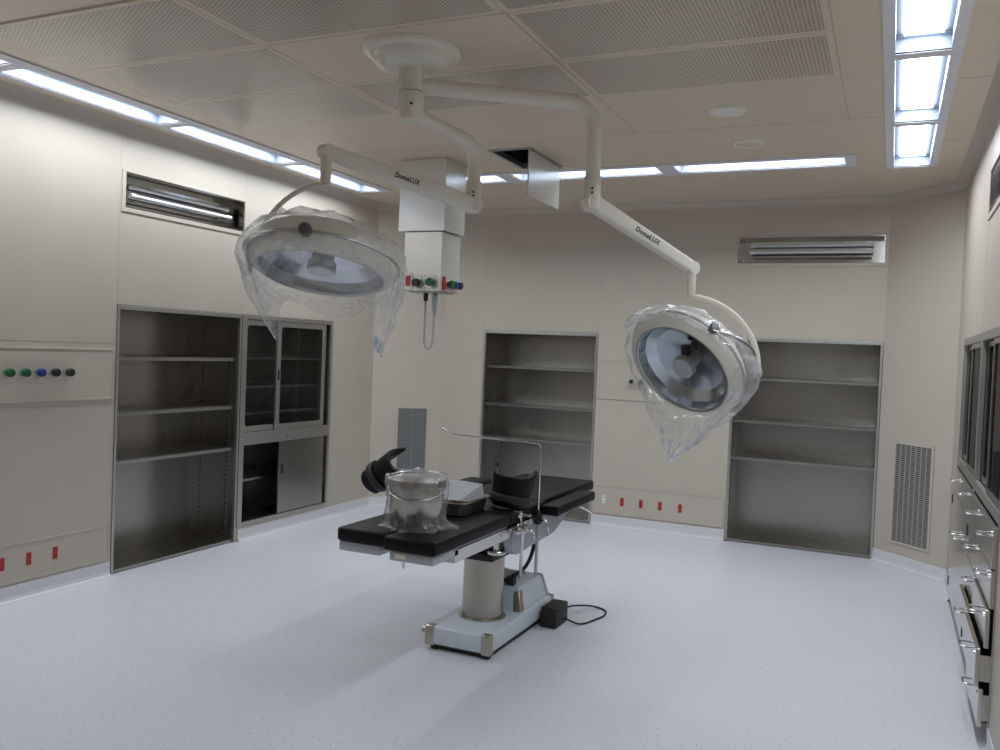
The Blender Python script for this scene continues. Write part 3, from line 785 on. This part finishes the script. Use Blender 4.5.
def surgical_lamp(label, hz, corner, drop_z, end, link_z, C, N, yoke_dir, knob_dir, text_side, text_f, RY, group):
    C = Vector(C); N = Vector(N).normalized(); corner = Vector(corner); end = Vector(end)
    t = thing('surgical_lamp', label, 'surgical lamp', C, group)
    hub = Vector((HX, HY, hz)); d = (corner-hub); d.z = 0; d.normalize()
    bm = NB(); tube(bm, fillet([hub+d*.045, Vector((corner.x, corner.y, corner.z)), Vector((corner.x, corner.y, drop_z+.10))], .13, 12), .036, 24)
    sw = obj('swivel_arm', bm, M_enam, t, True, auto=50)
    bm = NB(); lathe(bm, [(0, -.045), (.030, -.045), (.041, -.036), (.041, .12), (.037, .125)], (corner.x, corner.y, drop_z), (0, 0, 1), 28); obj('joint_sleeve', bm, M_enam, t, True, auto=40)
    bm = NB()
    side = Vector((0, 0, 1)).cross(Vector((-corner.x, -corner.y, 0)).normalized())
    tow = Vector((-corner.x, -corner.y, 0)).normalized()
    for z in (.04, .06): cyl(bm, Vector((corner.x, corner.y, drop_z+z))+tow*.040, Vector((corner.x, corner.y, drop_z+z))+tow*.0425, .006, seg=10)
    obj('rivets', bm, M_text, t)
    # spring arm
    p0 = Vector((corner.x, corner.y, drop_z)); p1 = end
    dd = (p1-p0).normalized()
    bm = NB(); rot_arm(bm, p0-dd*.01, p1+dd*.008, .082, .066, .060, .052)
    hd = dd.cross(Vector((0, 0, 1))).normalized()
    cyl(bm, p0-hd*.030, p0+hd*.030, .044, seg=28); cyl(bm, p1-hd*.026, p1+hd*.026, .034, seg=28)
    sa = obj('spring_arm', bm, M_enam, t, True, auto=40)
    up = hd.cross(dd)
    s = 1 if hd.dot(-p0.lerp(p1, .5)) > 0 else -1
    mid = p0.lerp(p1, text_f); w_ = .06-.008*text_f
    arm_text(sa, mid+hd*s*(w_/2+.0012), dd*text_side, hd*s, .036)
    # link post
    bm = NB(); lathe(bm, [(0, 0), (.020, 0), (.024, .006), (.024, end.z-link_z-.01), (.022, end.z-link_z)], (end.x, end.y, link_z), (0, 0, 1), 24); obj('link_post', bm, M_enam, t, True, auto=40)
    # yoke: quarter arc to the side of the lamp, second arc to the pivot on the rim
    yd = Vector(yoke_dir).normalized(); kd = Vector(knob_dir).normalized(); R0 = link_z-C.z
    top = Vector((end.x, end.y, link_z)); 
    pts = []
    for i in range(17):
        a = PI/2*i/16; q = C + Vector((0, 0, 1))*(math.cos(a)*(R0-.03)+.03) + yd*math.sin(a)*RY
        pts.append(q + (top-(C+Vector((0, 0, R0))))*(1-i/16))
    bm = NB(); tube(bm, [pts[0]+Vector((0, 0, .03))] + pts, 0, 12, True, (.016, .010, kd)); obj('outer_yoke', bm, M_enam, t, True, auto=50)
    # frame of the head: e1/e2 span the rim plane
    d_, e1, e2 = frame_axes(N)
    a0 = pts[-1]; k = C - N*.055 + (kd-N*kd.dot(N)).normalized()*.345
    m = (a0-C).lerp(k-C, .5).normalized()*min(R0*.97, RY+.015)+C
    bm = NB(); tube(bm, smooth_path([a0, m, k], 8), 0, 10, True, (.012, .007, N)); obj('inner_yoke', bm, M_strip, t, True, auto=50)
    kk = (k-(C-N*.055)).normalized()
    bm = NB(); lathe(bm, [(.026, -.02), (.026, .014), (.02, .02), (0, .021)], k, kk, 20, True); obj('pivot_knob', bm, M_knob, t, True, auto=40)
    # lamp head, axis N pointing out of the glass; heights are along -N from the glass plane
    A = -N
    bm = NB(); lathe(bm, [(.270, .0), (.276, -.006), (.285, -.004), (.318, .016), (.333, .040), (.333, .048)], C, A, 72); hd_ = obj('rim_housing', bm, M_enam, t, True, auto=40)
    bm = NB(); lathe(bm, [(.334, .048), (.338, .050), (.338, .061), (.334, .063)], C, A, 72); obj('silver_band', bm, M_strip, t, True, auto=40)
    bm = NB(); lathe(bm, [(.332, .063), (.324, .095), (.295, .130), (.245, .160), (.17, .185), (.09, .197), (.07, .199), (.066, .235), (.05, .243), (0, .244)], C, A, 72); obj('dome', bm, M_enam, t, True, auto=40)
    bm = NB(); lathe(bm, [(.270, .004), (.252, .05), (.205, .092), (.14, .122), (.08, .136), (.03, .142)], C, A, 18); obj('reflector', bm, M_reflector, t, True, auto=16)
    bm = NB(); lathe(bm, [(0, .004), (.056, .004), (.062, .010), (.062, .05), (.05, .06), (.045, .14)], C, A, 40); ca = obj('bulb_carrier', bm, M_bulb, t, True, auto=40)
    bm = NB(); q = (e1*.6+e2*.8)
    lathe(bm, [(.024, 0), (.024, .10)], C+A*.06+Vector((0, 0, 1))*.0, (N.cross(Vector((0, 0, 1))).cross(N)+A*.35), 16, True, True); obj('lamp_socket', bm, M_text, ca, True, auto=40)
    bm = NB(); lathe(bm, [(.268, .002), (.2, -.004), (.1, -.008), (0, -.009)], C, A, 48); obj('cover_glass', bm, M_lens, t, True)
    bm = NB(); lathe(bm, [(.264, .0035), (.272, -.008), (.278, -.007)], C, A, 64); obj('glass_ring', bm, M_strip, t, True)
    return t
C1, N1 = (-1.013, 4.558, 1.499), (-.326, -.732, -.599)
C2, N2 = (-2.266, 3.079, 1.863), (.053, -.269, -.962)
RV = Vector((.9097, .4133, .0407))
surgical_lamp('surgical lamp on the long upper arm, tilted dish facing the camera beside the shelf niche', 2.765, (-1.353, 3.976, 2.765), 2.295, (-.975, 4.53, 2.035), 1.888, C1, N1, (.93, .36, -.06), (.62, -.2, .78), 1, .50, .40, 'double surgical lamps')
surgical_lamp('surgical lamp on the lower arm, dome facing down over the left of the table', 2.645, (-2.073, 4.135, 2.645), 2.335, (-2.335, 3.185, 2.415), 2.272, C2, N2, (-.95, -.28, -.10), (.39, -.92, 0), -1, .52, .325, 'double surgical lamps')

# ------------------------------------------------------------------ plastic bags over the lamps
def nz(p, s=7.0, a=.015): return (noise.noise_vector(Vector(p)*s))*a
def lamp_bag(label, C, N, ref, skirt_fn, seed, tents=(), blue=None, rows=16, seg=144):
    C = Vector(C); N = Vector(N).normalized(); A = -N
    e1 = (Vector(ref)-N*Vector(ref).dot(N)).normalized(); e2 = N.cross(e1)
    bm = NB(); rings = []
    prof = [(.03, .268), (.09, .246), (.16, .218), (.22, .196), (.28, .162), (.325, .122), (.350, .08), (.356, .045), (.350, .02)]
    for r, h in prof:
        rg = []
        for i in range(seg):
            th = 2*PI*i/seg
            q = C + A*h + (e1*math.cos(th)+e2*math.sin(th))*r
            wr = .010*math.sin(th*23+h*40+seed)+.012*math.sin(th*9-h*25+seed*2)
            out = (e1*math.cos(th)+e2*math.sin(th))*.8+A*.5
            rg.append(bm.verts.new(q + out*(wr*min(1, r/.2)*.55+.006) + nz(q+Vector((seed, 0, 0)), 9, .016)))
        rings.append(rg)
    for j in range(1, rows+1):
        s = j/rows; rg = []
        for i in range(seg):
            th = 2*PI*i/seg
            q0 = C + A*.02 + (e1*math.cos(th)+e2*math.sin(th))*.35
            q = skirt_fn(q0, th, s, C, N, e1, e2)
            wr = .013*math.sin(th*14+s*5+seed)+.008*math.sin(th*31-s*9)
            q = q + (e1*math.cos(th)+e2*math.sin(th))*wr*(1-.6*s) + nz(q+Vector((seed, 3, 0)), 8, .018*(1-.6*s))
            rg.append(bm.verts.new(q))
        rings.append(rg)
    for Q, wd in tents:      # where the film is caught up on the yoke
        Q = Vector(Q); near = min((v for rg in rings[:12] for v in rg), key=lambda v: (v.co-Q).length); dv = Q-near.co; c0 = near.co.copy()
        for rg in rings:
            for v in rg:
                v.co += dv*math.exp(-((v.co-c0).length/wd)**2)
    for a, b in zip(rings, rings[1:]):
        for i in range(seg): bm.faces.new((a[i], a[(i+1) % seg], b[(i+1) % seg], b[i]))
    bm.faces.new(rings[0])
    bm.faces.ensure_lookup_table()
    for k, f in enumerate(bm.faces):
        if k//seg < 10 or k//seg > 23: f.material_index = 2      # stretched tight: clearer
    if blue:     # small blue print near the bag's mouth
        for k, f in enumerate(bm.faces[:-1]):
            if blue(k % seg, k//seg, f.calc_center_median().z): f.material_index = 1
    o = obj('plastic_cover', bm, [M_film, M_filmblue, M_filmtight], smooth=True, label=label, cat='plastic cover', group='clear plastic bags over the surgical lamps')
    return o
def g_(th, c, w):
    d = (th-c+PI) % (2*PI)-PI
    return math.exp(-(d/w)**2)
# left lamp: two tails left and right, short lip in front
def skirt_left(q0, th, s, C, N, e1, e2):
    # th=0 -> picture right
    L = .05 + .30*math.exp(-(((th-.12+PI)%(2*PI)-PI)/.55)**4) + .30*g_(th, PI-.1, .55) + .05*g_(th, PI/2, .6) + .05*g_(th, -PI/2, .6)
    pull = Vector((C.x, C.y, q0.z)) - q0
    k = .10*g_(th, 0, .8) + .36*g_(th, PI, .8) + .12
    tail = (.5 if L > .2 else .15)
    return q0 + pull*k*(s**1.3) + Vector((0, 0, -1))*L*s
lamp_bag('crumpled clear plastic bag over the left surgical lamp, hanging in two tails', C2, N2, RV, skirt_left, 1.3, (((-2.50, 3.07, 2.165), .08),), lambda i, j, z: j in (22, 23) and i in (1, 2, 4, 5, 7, 8))
# right lamp: a single long tail falling to a point below the dish
APEX = Vector((-1.052, 4.50, 1.02))
def skirt_right(q0, th, s, C, N, e1, e2):
    low = max(0, (C.z+.05-q0.z)/.30)
    wgt = min(1, low)**.8
    tgt = APEX + (q0-C)*.06
    fall = q0.lerp(tgt, s**1.05)
    lip = q0 + N*(-.01)*s + Vector((0, 0, -.035))*s
    return lip.lerp(fall, wgt)
lamp_bag('clear plastic bag over the right surgical lamp, hanging down to one point', C1, N1, RV, skirt_right, 4.1, (((-.625, 4.71, 1.53), .13), ((-.70, 4.68, 1.68), .08), ((-1.285, 4.44, 1.76), .10)), lambda i, j, z: z < 1.17 and j in (18, 19, 21, 22) and (i//3) % 3 == 0)

# ------------------------------------------------------------------ operating table
TX = -1.96
t = thing('operating_table', 'black padded operating table on a steel column and pale blue base', 'operating table', (TX, 4.3, 0))
# base
bm = NB(); box(bm, -2.135, -1.765, 3.905, 4.80, .03, .125, .012, 3); bs = obj('base', bm, M_blue, t, True, auto=40)
bm = NB(); box(bm, -2.12, -1.78, 3.93, 4.25, .012, .034); box(bm, -2.12, -1.772, 4.25, 4.79, .018, .034); obj('skirt', bm, M_rubber, bs)
for (x, y) in ((-2.10, 3.95), (-1.80, 3.95), (-2.10, 4.74), (-1.80, 4.74)):
    bm = NB(); cyl(bm, (x, y, 0), (x, y, .02), .022, seg=16); obj('foot', bm, M_rubber, t)
for sx, x in ((-1, -2.139), (1, -1.761)):
    for sy, y in ((-1, 3.901), (1, 4.804)):
        bm = NB(); box(bm, x, x-sx*.055, y, y-sy*.045, .022, .129, .010, 3); obj('corner_guard', bm, M_cladd, t, True, auto=40)
bm = NB()   # motor hump with sloped sides
def prism(bm, lo, hi, z0, z1):
    x0, x1, y0, y1 = lo; a0, a1, b0, b1 = hi
    b = bmesh.new()
    vs = [b.verts.new(p) for p in ((x0,y0,z0),(x1,y0,z0),(x1,y1,z0),(x0,y1,z0),(a0,b0,z1),(a1,b0,z1),(a1,b1,z1),(a0,b1,z1))]
    for f in ((3,2,1,0),(4,5,6,7),(0,1,5,4),(1,2,6,5),(2,3,7,6),(3,0,4,7)): b.faces.new([vs[i] for i in f])
    bmesh.ops.bevel(b, geom=b.edges[:], offset=.010, segments=3, profile=.5, affect='EDGES'); join(bm, b)
prism(bm, (-2.11, -1.79, 4.36, 4.79), (-2.08, -1.82, 4.40, 4.74), .122, .255); obj('motor_housing', bm, M_blue, t, True, auto=40)
for sx, x, a in ((1, -1.786, -1.817), (-1, -2.114, -2.083)):
    for y, b in ((4.356, 4.397), (4.794, 4.743)):
        s = -1 if y < 4.5 else 1
        bm = NB(); prism(bm, (*sorted((x, x-sx*.055)), *sorted((y, y-s*.045))), (*sorted((a, a-sx*.045)), *sorted((b, b-s*.04))), .124, .243 if y < 4.5 else .259); obj('corner_guard', bm, M_cladd, t, True, auto=40)
bm = NB(); cyl(bm, (-2.135, 3.96, .085), (-2.175, 3.96, .085), .020, seg=20); cyl(bm, (-2.175, 3.96, .085), (-2.18, 3.96, .085), .014, seg=20); obj('brake_knob', bm, M_cladd, t, True, auto=40)
bm = NB(); cyl(bm, (-2.135, 4.28, .085), (-2.16, 4.28, .085), .016, seg=16); obj('brake_knob', bm, M_cladd, t, True, auto=40)
# column
CX, CY = -1.957, 4.215
bm = NB(); lathe(bm, [(.128, .1245), (.128, .132), (.112, .134)], (CX, CY, 0), seg=56); obj('column_ring', bm, M_cladd, t, True, auto=40)
bm = NB(); lathe(bm, [(.110, .126), (.110, .50)], (CX, CY, 0), seg=64); obj('column', bm, M_cladd, t, True, auto=40)
bm = NB(); box(bm, CX-.125, CX+.125, CY-.17, CY+.16, .462, .50, .004, 1); box(bm, CX-.11, CX+.11, CY-.13, CY+.13, .50, .62); obj('bellows', bm, M_rubber, t)
# table frame below the pads
bm = NB()
for s in (-1, 1):
    x = TX+s*.215
    box(bm, x-.03, x+.03, 3.38, 4.02, .612, .672, .003, 1)
box(bm, TX-.2, TX+.2, 3.40, 3.45, .625, .665); box(bm, TX-.2, TX+.2, 4.0, 4.9, .60, .672)
obj('table_frame', bm, M_mirror, t)
for s, lab in ((-1, None), (1, None)):   # rounded side housing
    bm = NB(); x = TX+s*.225; pr = []
    R = .078; cy, cz = 4.085, .592
    for k in range(17): a = PI/2+PI*k/16; pr.append((cy+math.cos(a)*R, cz+math.sin(a)*R))
    pr += [(4.62, .538), (4.80, .60), (4.80, .67)]
    f1 = [bm.verts.new((x-.022*s, y, z)) for y, z in pr]; f2 = [bm.verts.new((x+.022*s, y, z)) for y, z in pr]
    bm.faces.new(f1); bm.faces.new(list(reversed(f2)))
    for i in range(len(pr)): bm.faces.new((f1[i], f2[i], f2[(i+1) % len(pr)], f1[(i+1) % len(pr)]))
    bmesh.ops.recalc_face_normals(bm, faces=bm.faces)
    obj('side_housing', bm, M_greymet, t)
for s in (-1, 1):   # accessory rails
    bm = NB(); box(bm, TX+s*.272-.005, TX+s*.272+.005, 4.02, 5.25, .655, .685, .002, 1)
    for y in (4.06, 4.5, 4.9, 5.2): cyl(bm, (TX+s*.24, y, .67), (TX+s*.272, y, .67), .008, seg=10)
    obj('side_rail', bm, M_chrome, t)
# pads
def pad(x0, x1, y0, y1, name, z0=.684, z1=.745, pan=None):
    bm = NB(); box(bm, x0, x1, y0, y1, z0, z1, .012, 3); p = obj(name, bm, M_vinyl, t, True, auto=50)
    return p
pad(-2.222, -1.968, 3.205, 3.96, 'leg_pad'); pad(-1.955, -1.70, 3.165, 3.96, 'leg_pad'); pad(-2.222, -1.70, 3.968, 4.44, 'seat_pad'); pad(-2.222, -1.725, 4.446, 5.36, 'back_pad')
bm = NB(); box(bm, -2.215, -2.00, 3.215, 3.42, .640, .683, .006, 2); box(bm, -2.2, -1.99, 3.42, 3.95, .66, .683); obj('leg_plate', bm, M_greymet, t, True, auto=40)
bm = NB(); box(bm, -1.93, -1.715, 3.18, 3.42, .640, .683, .006, 2); box(bm, -1.93, -1.72, 3.42, 3.95, .66, .683); lp = obj('leg_plate', bm, M_greymet, t, True, auto=40)
bm = NB(); box(bm, -1.90, -1.85, 3.1785, 3.1805, .652, .672); obj('sticker', bm, M_label, lp)
bm = NB(); cyl(bm, (-1.875, 3.21, .641), (-1.875, 3.21, .605), .006, seg=12); obj('locking_pin', bm, M_chrome, t)
bm = NB(); box(bm, -2.2, -1.74, 4.45, 5.3, .662, .683); obj('back_plate', bm, M_greymet, t)
for (x0, x1, y0, y1) in ((-1.692, -1.588, 4.335, 4.975), (-2.46, -2.30, 4.38, 5.03)):
    bm = NB(); box(bm, x0, x1, y0, y1, .683, .737, .012, 3); ab = obj('arm_board', bm, M_vinyl, t, True, auto=50)
    bm = NB(); box(bm, x0+.02, x1-.02, y0+.05, y1-.05, .672, .684); xm = (x0+x1)/2
    box(bm, *((x0-.02, xm) if x0 > TX else (xm, x1+.06)), 4.70, 4.74, .658, .680); obj('bracket', bm, M_greymet, ab)
bm = NB(); tube(bm, [(-1.64, 4.80, .672), (-1.60, 4.90, .63), (-1.595, 4.93, .615)], .007, 8); obj('arm_board_lever', bm, M_chrome, t)
# hand wheel and hose
bm = NB(); cyl(bm, (-1.80, 4.02, .53), (-1.80, 4.02, .60), .018, seg=20); lathe(bm, [(0, .010), (.045, .010), (.050, .004), (.050, -.004), (.045, -.010), (0, -.010)], (-1.80, 4.02, .528), (0, 0, 1), 28); obj('hand_wheel', bm, M_chrome, t, True, auto=40)
bm = NB(); tube(bm, smooth_path([(-1.80, 4.52, .55), (-1.79, 4.50, .45), (-1.82, 4.46, .35), (-1.90, 4.42, .285), (-1.95, 4.40, .26)], 8), .011, 10); obj('hose', bm, M_rubber, t, True)
bm = NB(); box(bm, -1.905, -1.855, 4.395, 4.435, .255, .30, .004, 1); obj('hose_plug', bm, M_rubber, t)

# screen rod clamped to the rail
t = thing('screen_rod', 'thin steel rod bent over the table in an upside-down L', 'rod', (-1.69, 4.28, .365))
bm = NB(); tube(bm, fillet([(-1.682, 4.28, .365), (-1.682, 4.28, 1.068), (-2.215, 4.28, 1.085), (-2.28, 4.28, 1.112)], .02, 6), .0062, 12); obj('rod', bm, M_chrome, t, True)
bm = NB(); cyl(bm, (-1.682, 4.28, .36), (-1.682, 4.28, .64), .0085, seg=14); obj('lower_sleeve', bm, M_greymet, t, True, auto=40)
bm = NB(); box(bm, -1.70, -1.662, 4.255, 4.305, .645, .69, .004, 2); lathe(bm, [(.017, 0), (.017, .02), (.01, .028), (.0085, .028)], (-1.682, 4.28, .69), (0, 0, 1), 18); obj('clamp', bm, M_black, t, True, auto=40)
bm = NB(); cyl(bm, (-1.665, 4.28, .665), (-1.63, 4.27, .665), .008, seg=12); tube(bm, [(-1.632, 4.27, .668), (-1.625, 4.29, .62), (-1.632, 4.31, .585)], .006, 8); obj('clamp_lever', bm, M_chrome, t, True)

# leg holders
def leg_holder(label, C, axis, opening, posts, clamp, R_=.098, wing=1, L=.205):
    t = thing('leg_holder', label, 'leg holder', posts[0], 'padded leg holders clamped to the table rails')
    C = Vector(C); a = Vector(axis).normalized(); o = Vector(opening); o = (o-a*o.dot(a)).normalized(); b = a.cross(o)
    bm = NB(); nu, nv = 24, 14; outer = []; inner = []
    for j in range(nv+1):
        v = j/nv*2-1; ro, ri = [], []
        for i in range(nu+1):
            u = i/nu*2-1; ang = u*math.radians(112)
            # end outline: shell longer at its middle, wings rise past the saddle at the upper end
            end = (L/2)*(1-.10*abs(u)**3) if v < 0 else (L/2)*(.60+.60*wing*abs(u)**2.6)
            R = R_*(1+.12*v) ; Ri = R-.036*(1-.45*abs(u)**4)
            R *= (1+.16*abs(u)**5)
            Ri *= (1+.16*abs(u)**5)
            p = C + a*(v*end)
            dr = -o*math.cos(ang)+b*math.sin(ang)
            ro.append(bm.verts.new(p+dr*R)); ri.append(bm.verts.new(p+dr*Ri))
        outer.append(ro); inner.append(ri)
    for j in range(nv):
        for i in range(nu):
            bm.faces.new((outer[j][i], outer[j][i+1], outer[j+1][i+1], outer[j+1][i])); bm.faces.new((inner[j][i], inner[j+1][i], inner[j+1][i+1], inner[j][i+1]))
    for j in range(nv):
        for i in (0, nu): bm.faces.new((outer[j][i], outer[j+1][i], inner[j+1][i], inner[j][i]))
    for i in range(nu):
        for j in (0, nv): bm.faces.new((outer[j][i], inner[j][i], inner[j][i+1], outer[j][i+1]))
    bmesh.ops.recalc_face_normals(bm, faces=bm.faces)
    c = obj('leg_cup', bm, M_vinyl, t, True, auto=60)
    m = c.modifiers.new('s', 'SUBSURF'); m.levels = 1; m.render_levels = 1
    bm = NB(); # strap round the cup
    pts = []
    for i in range(15):
        ang = math.radians(-118+236*i/14); pts.append(C - a*.055 + (-o*math.cos(ang)+b*math.sin(ang))*(R_+.008))
    tube(bm, pts, 0, 8, True, (.022, .003, a)); obj('strap', bm, M_rubber, t, True)
    bm = NB(); tube(bm, fillet(posts, .02, 5), .0085, 12); obj('post', bm, M_chrome, t, True)
    q = Vector(clamp)
    bm = NB(); box(bm, q.x-.022, q.x+.022, q.y-.024, q.y+.024, q.z-.022, q.z+.022, .005, 2); cyl(bm, q+Vector((.0, -.02, 0)), q+Vector((.0, -.06, -.005)), .007, seg=10); lathe(bm, [(.018, 0), (.018, .012), (.008, .02)], q+Vector((.0, -.055, -.005)), (0, -1, 0), 14, True, True); obj('clamp', bm, M_chrome, t, True, auto=40)
    s = 1 if q.x > TX else -1
    bm = NB(); cyl(bm, q+Vector((s*.015, 0, -.01)), q+Vector((s*.06, .01, -.01)), .007, seg=10); tube(bm, [q+Vector((s*.055, .01, -.01)), q+Vector((s*.062, .02, -.06))], .006, 8); obj('clamp_lever', bm, M_chrome, t, True)
    bm = NB(); pe = Vector(posts[-1]); box(bm, pe.x-.02, pe.x+.02, pe.y-.02, pe.y+.02, pe.z-.02, pe.z+.015, .004, 2); cyl(bm, pe+Vector((-.05, 0, -.005)), pe+Vector((.07, 0, -.005)), .007, seg=10); obj('swivel_joint', bm, M_chrome, t, True, auto=40)
    return t
leg_holder('black padded leg holder at the right rail, in front of the upright rod', (-1.785, 4.145, .842), (0.10, .16, 1), (-.25, 1, -.1),
           [(-1.682, 4.07, .395), (-1.682, 4.07, .665), (-1.70, 4.05, .735)], (-1.682, 4.07, .655))
leg_holder('black padded leg holder behind the steel pot, tipped over sideways', (-2.525, 4.10, .866), (.80, .05, .54), (.40, .85, -.25),
           [(-2.24, 4.10, .47), (-2.24, 4.10, .70), (-2.40, 4.10, .78)], (-2.236, 4.10, .655), .080, .8, .27)

# ------------------------------------------------------------------ things on the table
ZT = .7455
PX, PY = -1.945, 3.43
t = thing('steel_pot', 'tall round stainless steel pot wrapped in plastic near the table end', 'pot', (PX, PY, ZT))
bm = NB(); lathe(bm, [(0, .004), (.112, 0), (.120, .004), (.124, .012), (.124, .205), (.129, .208), (.129, .214), (.121, .214), (.119, .02), (0, .016)], (PX, PY, ZT), seg=64); obj('body', bm, M_pot, t, True, auto=40)
bm = NB(); lathe(bm, [(0, .232), (.03, .231), (.10, .226), (.131, .218), (.133, .210), (.133, .190), (.128, .188)], (PX, PY, ZT), seg=64); obj('lid', bm, M_steelx, t, True, auto=40)
bm = NB()
pts = []
for i in range(13):
    a = PI*i/12; pts.append((PX+math.cos(a+.45)*.130, PY-math.sin(a)*.06-.095*math.sin(a)-.05*math.cos(a), ZT+.185-.04*math.sin(a)))
pts = [Vector((PX+math.cos(-PI*i/14+.35)*.132, PY+math.sin(-PI*i/14+.35)*.132, ZT+.185-.05*math.sin(PI*i/14))) for i in range(15)]
tube(bm, pts, .004, 8); obj('bail_handle', bm, M_chrome, t, True)
bm = NB(); seg = 96; rings = []
for (r, h, am) in ((.004, .262, 0), (.05, .252, .012), (.10, .243, .014), (.137, .232, .010), (.141, .20, .007), (.139, .15, .006), (.137, .10, .006), (.137, .05, .008), (.139, .025, .008), (.144, .010, .010), (.155, .004, .014)):
    rg = []
    for i in range(seg):
        th = 2*PI*i/seg
        rr = r+am*math.sin(th*7+h*30)+am*.6*math.sin(th*17-h*60)
        if h < .02: rr += .03*max(0, math.sin(th*1.0+2.6))**6 + .04*max(0, math.sin(th*1+1.2))**8
        q = Vector((PX+math.cos(th)*rr, PY+math.sin(th)*rr, ZT+max(.002, h+.006*math.sin(th*5+r*60)*(1 if h > .2 else 0))))
        rg.append(bm.verts.new(q))
    rings.append(rg)
for a, b in zip(rings, rings[1:]):
    for i in range(seg): bm.faces.new((a[i], a[(i+1) % seg], b[(i+1) % seg], b[i]))
bm.faces.new(list(reversed(rings[0])))
obj('plastic_bag', bm, M_clear, smooth=True, label='clear plastic bag wrapped round the steel pot on the table', cat='plastic bag')

# tray with paper
t = thing('instrument_tray', 'rectangular stainless tray behind the steel pot on the table', 'tray', (-1.96, 3.88, ZT))
def rrect(x0, x1, y0, y1, r, z, n=6):
    out = []
    for cx, cy, a0 in ((x1-r, y1-r, 0), (x0+r, y1-r, PI/2), (x0+r, y0+r, PI), (x1-r, y0+r, 1.5*PI)):
        for k in range(n+1):
            a = a0+PI/2*k/n; out.append((cx+math.cos(a)*r, cy+math.sin(a)*r, z))
    return out
bm = NB(); loops = []
X0, X1, Y0, Y1 = -2.085, -1.845, 3.705, 4.015
for d, z, r in ((.030, .002, .03), (.022, 0, .035), (.012, .006, .04), (.002, .066, .045), (-.012, .072, .05), (-.014, .069, .05), (.004, .062, .043), (.016, .010, .04), (.03, .006, .03)):
    loops.append([bm.verts.new(p) for p in rrect(X0+d, X1-d, Y0+d, Y1-d, r, ZT+z)])
for a, b in zip(loops, loops[1:]):
    for i in range(len(a)): bm.faces.new((a[i], a[(i+1) % len(a)], b[(i+1) % len(a)], b[i]))
bm.faces.new(loops[-1]); bm.faces.new(list(reversed(loops[0])))
bmesh.ops.recalc_face_normals(bm, faces=bm.faces)
obj('body', bm, M_steelx, t, True, auto=40)
bm = NB(); tube(bm, fillet([(-1.95, 4.013, ZT+.066), (-1.95, 4.04, ZT+.080), (-1.90, 4.04, ZT+.088), (-1.90, 4.013, ZT+.066)], .008, 4), .004, 8); obj('handle', bm, M_chrome, t, True)
bm = NB()   # folded sheet of paper standing in the tray
top = [(-2.11, 3.80, ZT+.075), (-2.075, 3.90, ZT+.125), (-2.045, 4.0, ZT+.14), (-1.93, 4.02, ZT+.135)]
A_ = [[(-2.09, 3.75, ZT+.074), (-1.985, 3.735, ZT+.076), (-1.885, 3.74, ZT+.078)], [(-2.085, 3.85, ZT+.108), (-1.975, 3.83, ZT+.112), (-1.865, 3.83, ZT+.110)], [(-2.07, 3.95, ZT+.140), (-1.97, 3.93, ZT+.145), (-1.855, 3.935, ZT+.138)]]
vv = [[bm.verts.new(p) for p in row] for row in A_]
for i in range(2):
    for j in range(2): bm.faces.new((vv[i][j], vv[i][j+1], vv[i+1][j+1], vv[i+1][j]))
s1 = [bm.verts.new((-1.862, 3.80, ZT+.066)), bm.verts.new((-1.848, 3.95, ZT+.07))]
bm.faces.new((vv[0][2], s1[0], vv[1][2])); bm.faces.new((vv[1][2], s1[0], s1[1], vv[2][2]))
o = obj('paper_sheet', bm, M_paper, label='folded pale grey sheet lying in the steel tray', cat='paper sheet')
md = o.modifiers.new('t', 'SOLIDIFY'); md.thickness = .002

# black box with looped cable on the floor
t = thing('power_box', 'small black box with a looped cable on the floor beside the table base', 'power box', (-1.70, 4.65, 0))
bm = NB(); box(bm, -1.748, -1.652, 4.553, 4.745, .002, .118, .008, 2); obj('box', bm, M_rubber, t, True, auto=40)
bm = NB(); tube(bm, smooth_path([(-1.665, 4.74, .075), (-1.66, 4.85, .06), (-1.62, 5.0, .03), (-1.57, 5.07, .008), (-1.51, 5.03, .006), (-1.49, 4.93, .006), (-1.515, 4.82, .006), (-1.545, 4.73, .006), (-1.58, 4.69, .012), (-1.653, 4.69, .03)], 8), .0055, 10); obj('cable', bm, M_rubber, t, True)

# ------------------------------------------------------------------ world, camera, colour
w = bpy.data.worlds.new('World'); sc.world = w; w.use_nodes = True
w.node_tree.nodes['Background'].inputs[0].default_value = (.02, .02, .022, 1); w.node_tree.nodes['Background'].inputs[1].default_value = 1
cd = bpy.data.cameras.new('camera'); co = bpy.data.objects.new('camera', cd); COL.objects.link(co)
cd.sensor_fit = 'HORIZONTAL'; cd.sensor_width = 36; cd.lens = 36*862.12/1000; cd.clip_start = .05
yaw, pit, rol = map(math.radians, (24.36759574, -1.57252102, 2.33076128))
fwd = Vector((-math.sin(yaw)*math.cos(pit), math.cos(yaw)*math.cos(pit), math.sin(pit))); rt = Vector((math.cos(yaw), math.sin(yaw), 0)); up = rt.cross(fwd)
r_ = rt*math.cos(rol)+up*math.sin(rol); u_ = -rt*math.sin(rol)+up*math.cos(rol)
M = Matrix((r_, u_, -fwd)).transposed().to_4x4(); M.translation = Vector((0, 0, 1.558512)); co.matrix_world = M
sc.camera = co
sc.view_settings.view_transform = 'Standard'; sc.view_settings.look = 'None'; sc.view_settings.gamma = 1; sc.view_settings.use_curve_mapping = False
sc.view_settings.exposure = 0.68
try:
    sc.cycles.use_denoising = True; sc.cycles.max_bounces = 10; sc.cycles.diffuse_bounces = 6; sc.cycles.transparent_max_bounces = 24; sc.cycles.sample_clamp_indirect = 8
    sc.cycles.caustics_reflective = False; sc.cycles.caustics_refractive = False
except Exception: pass
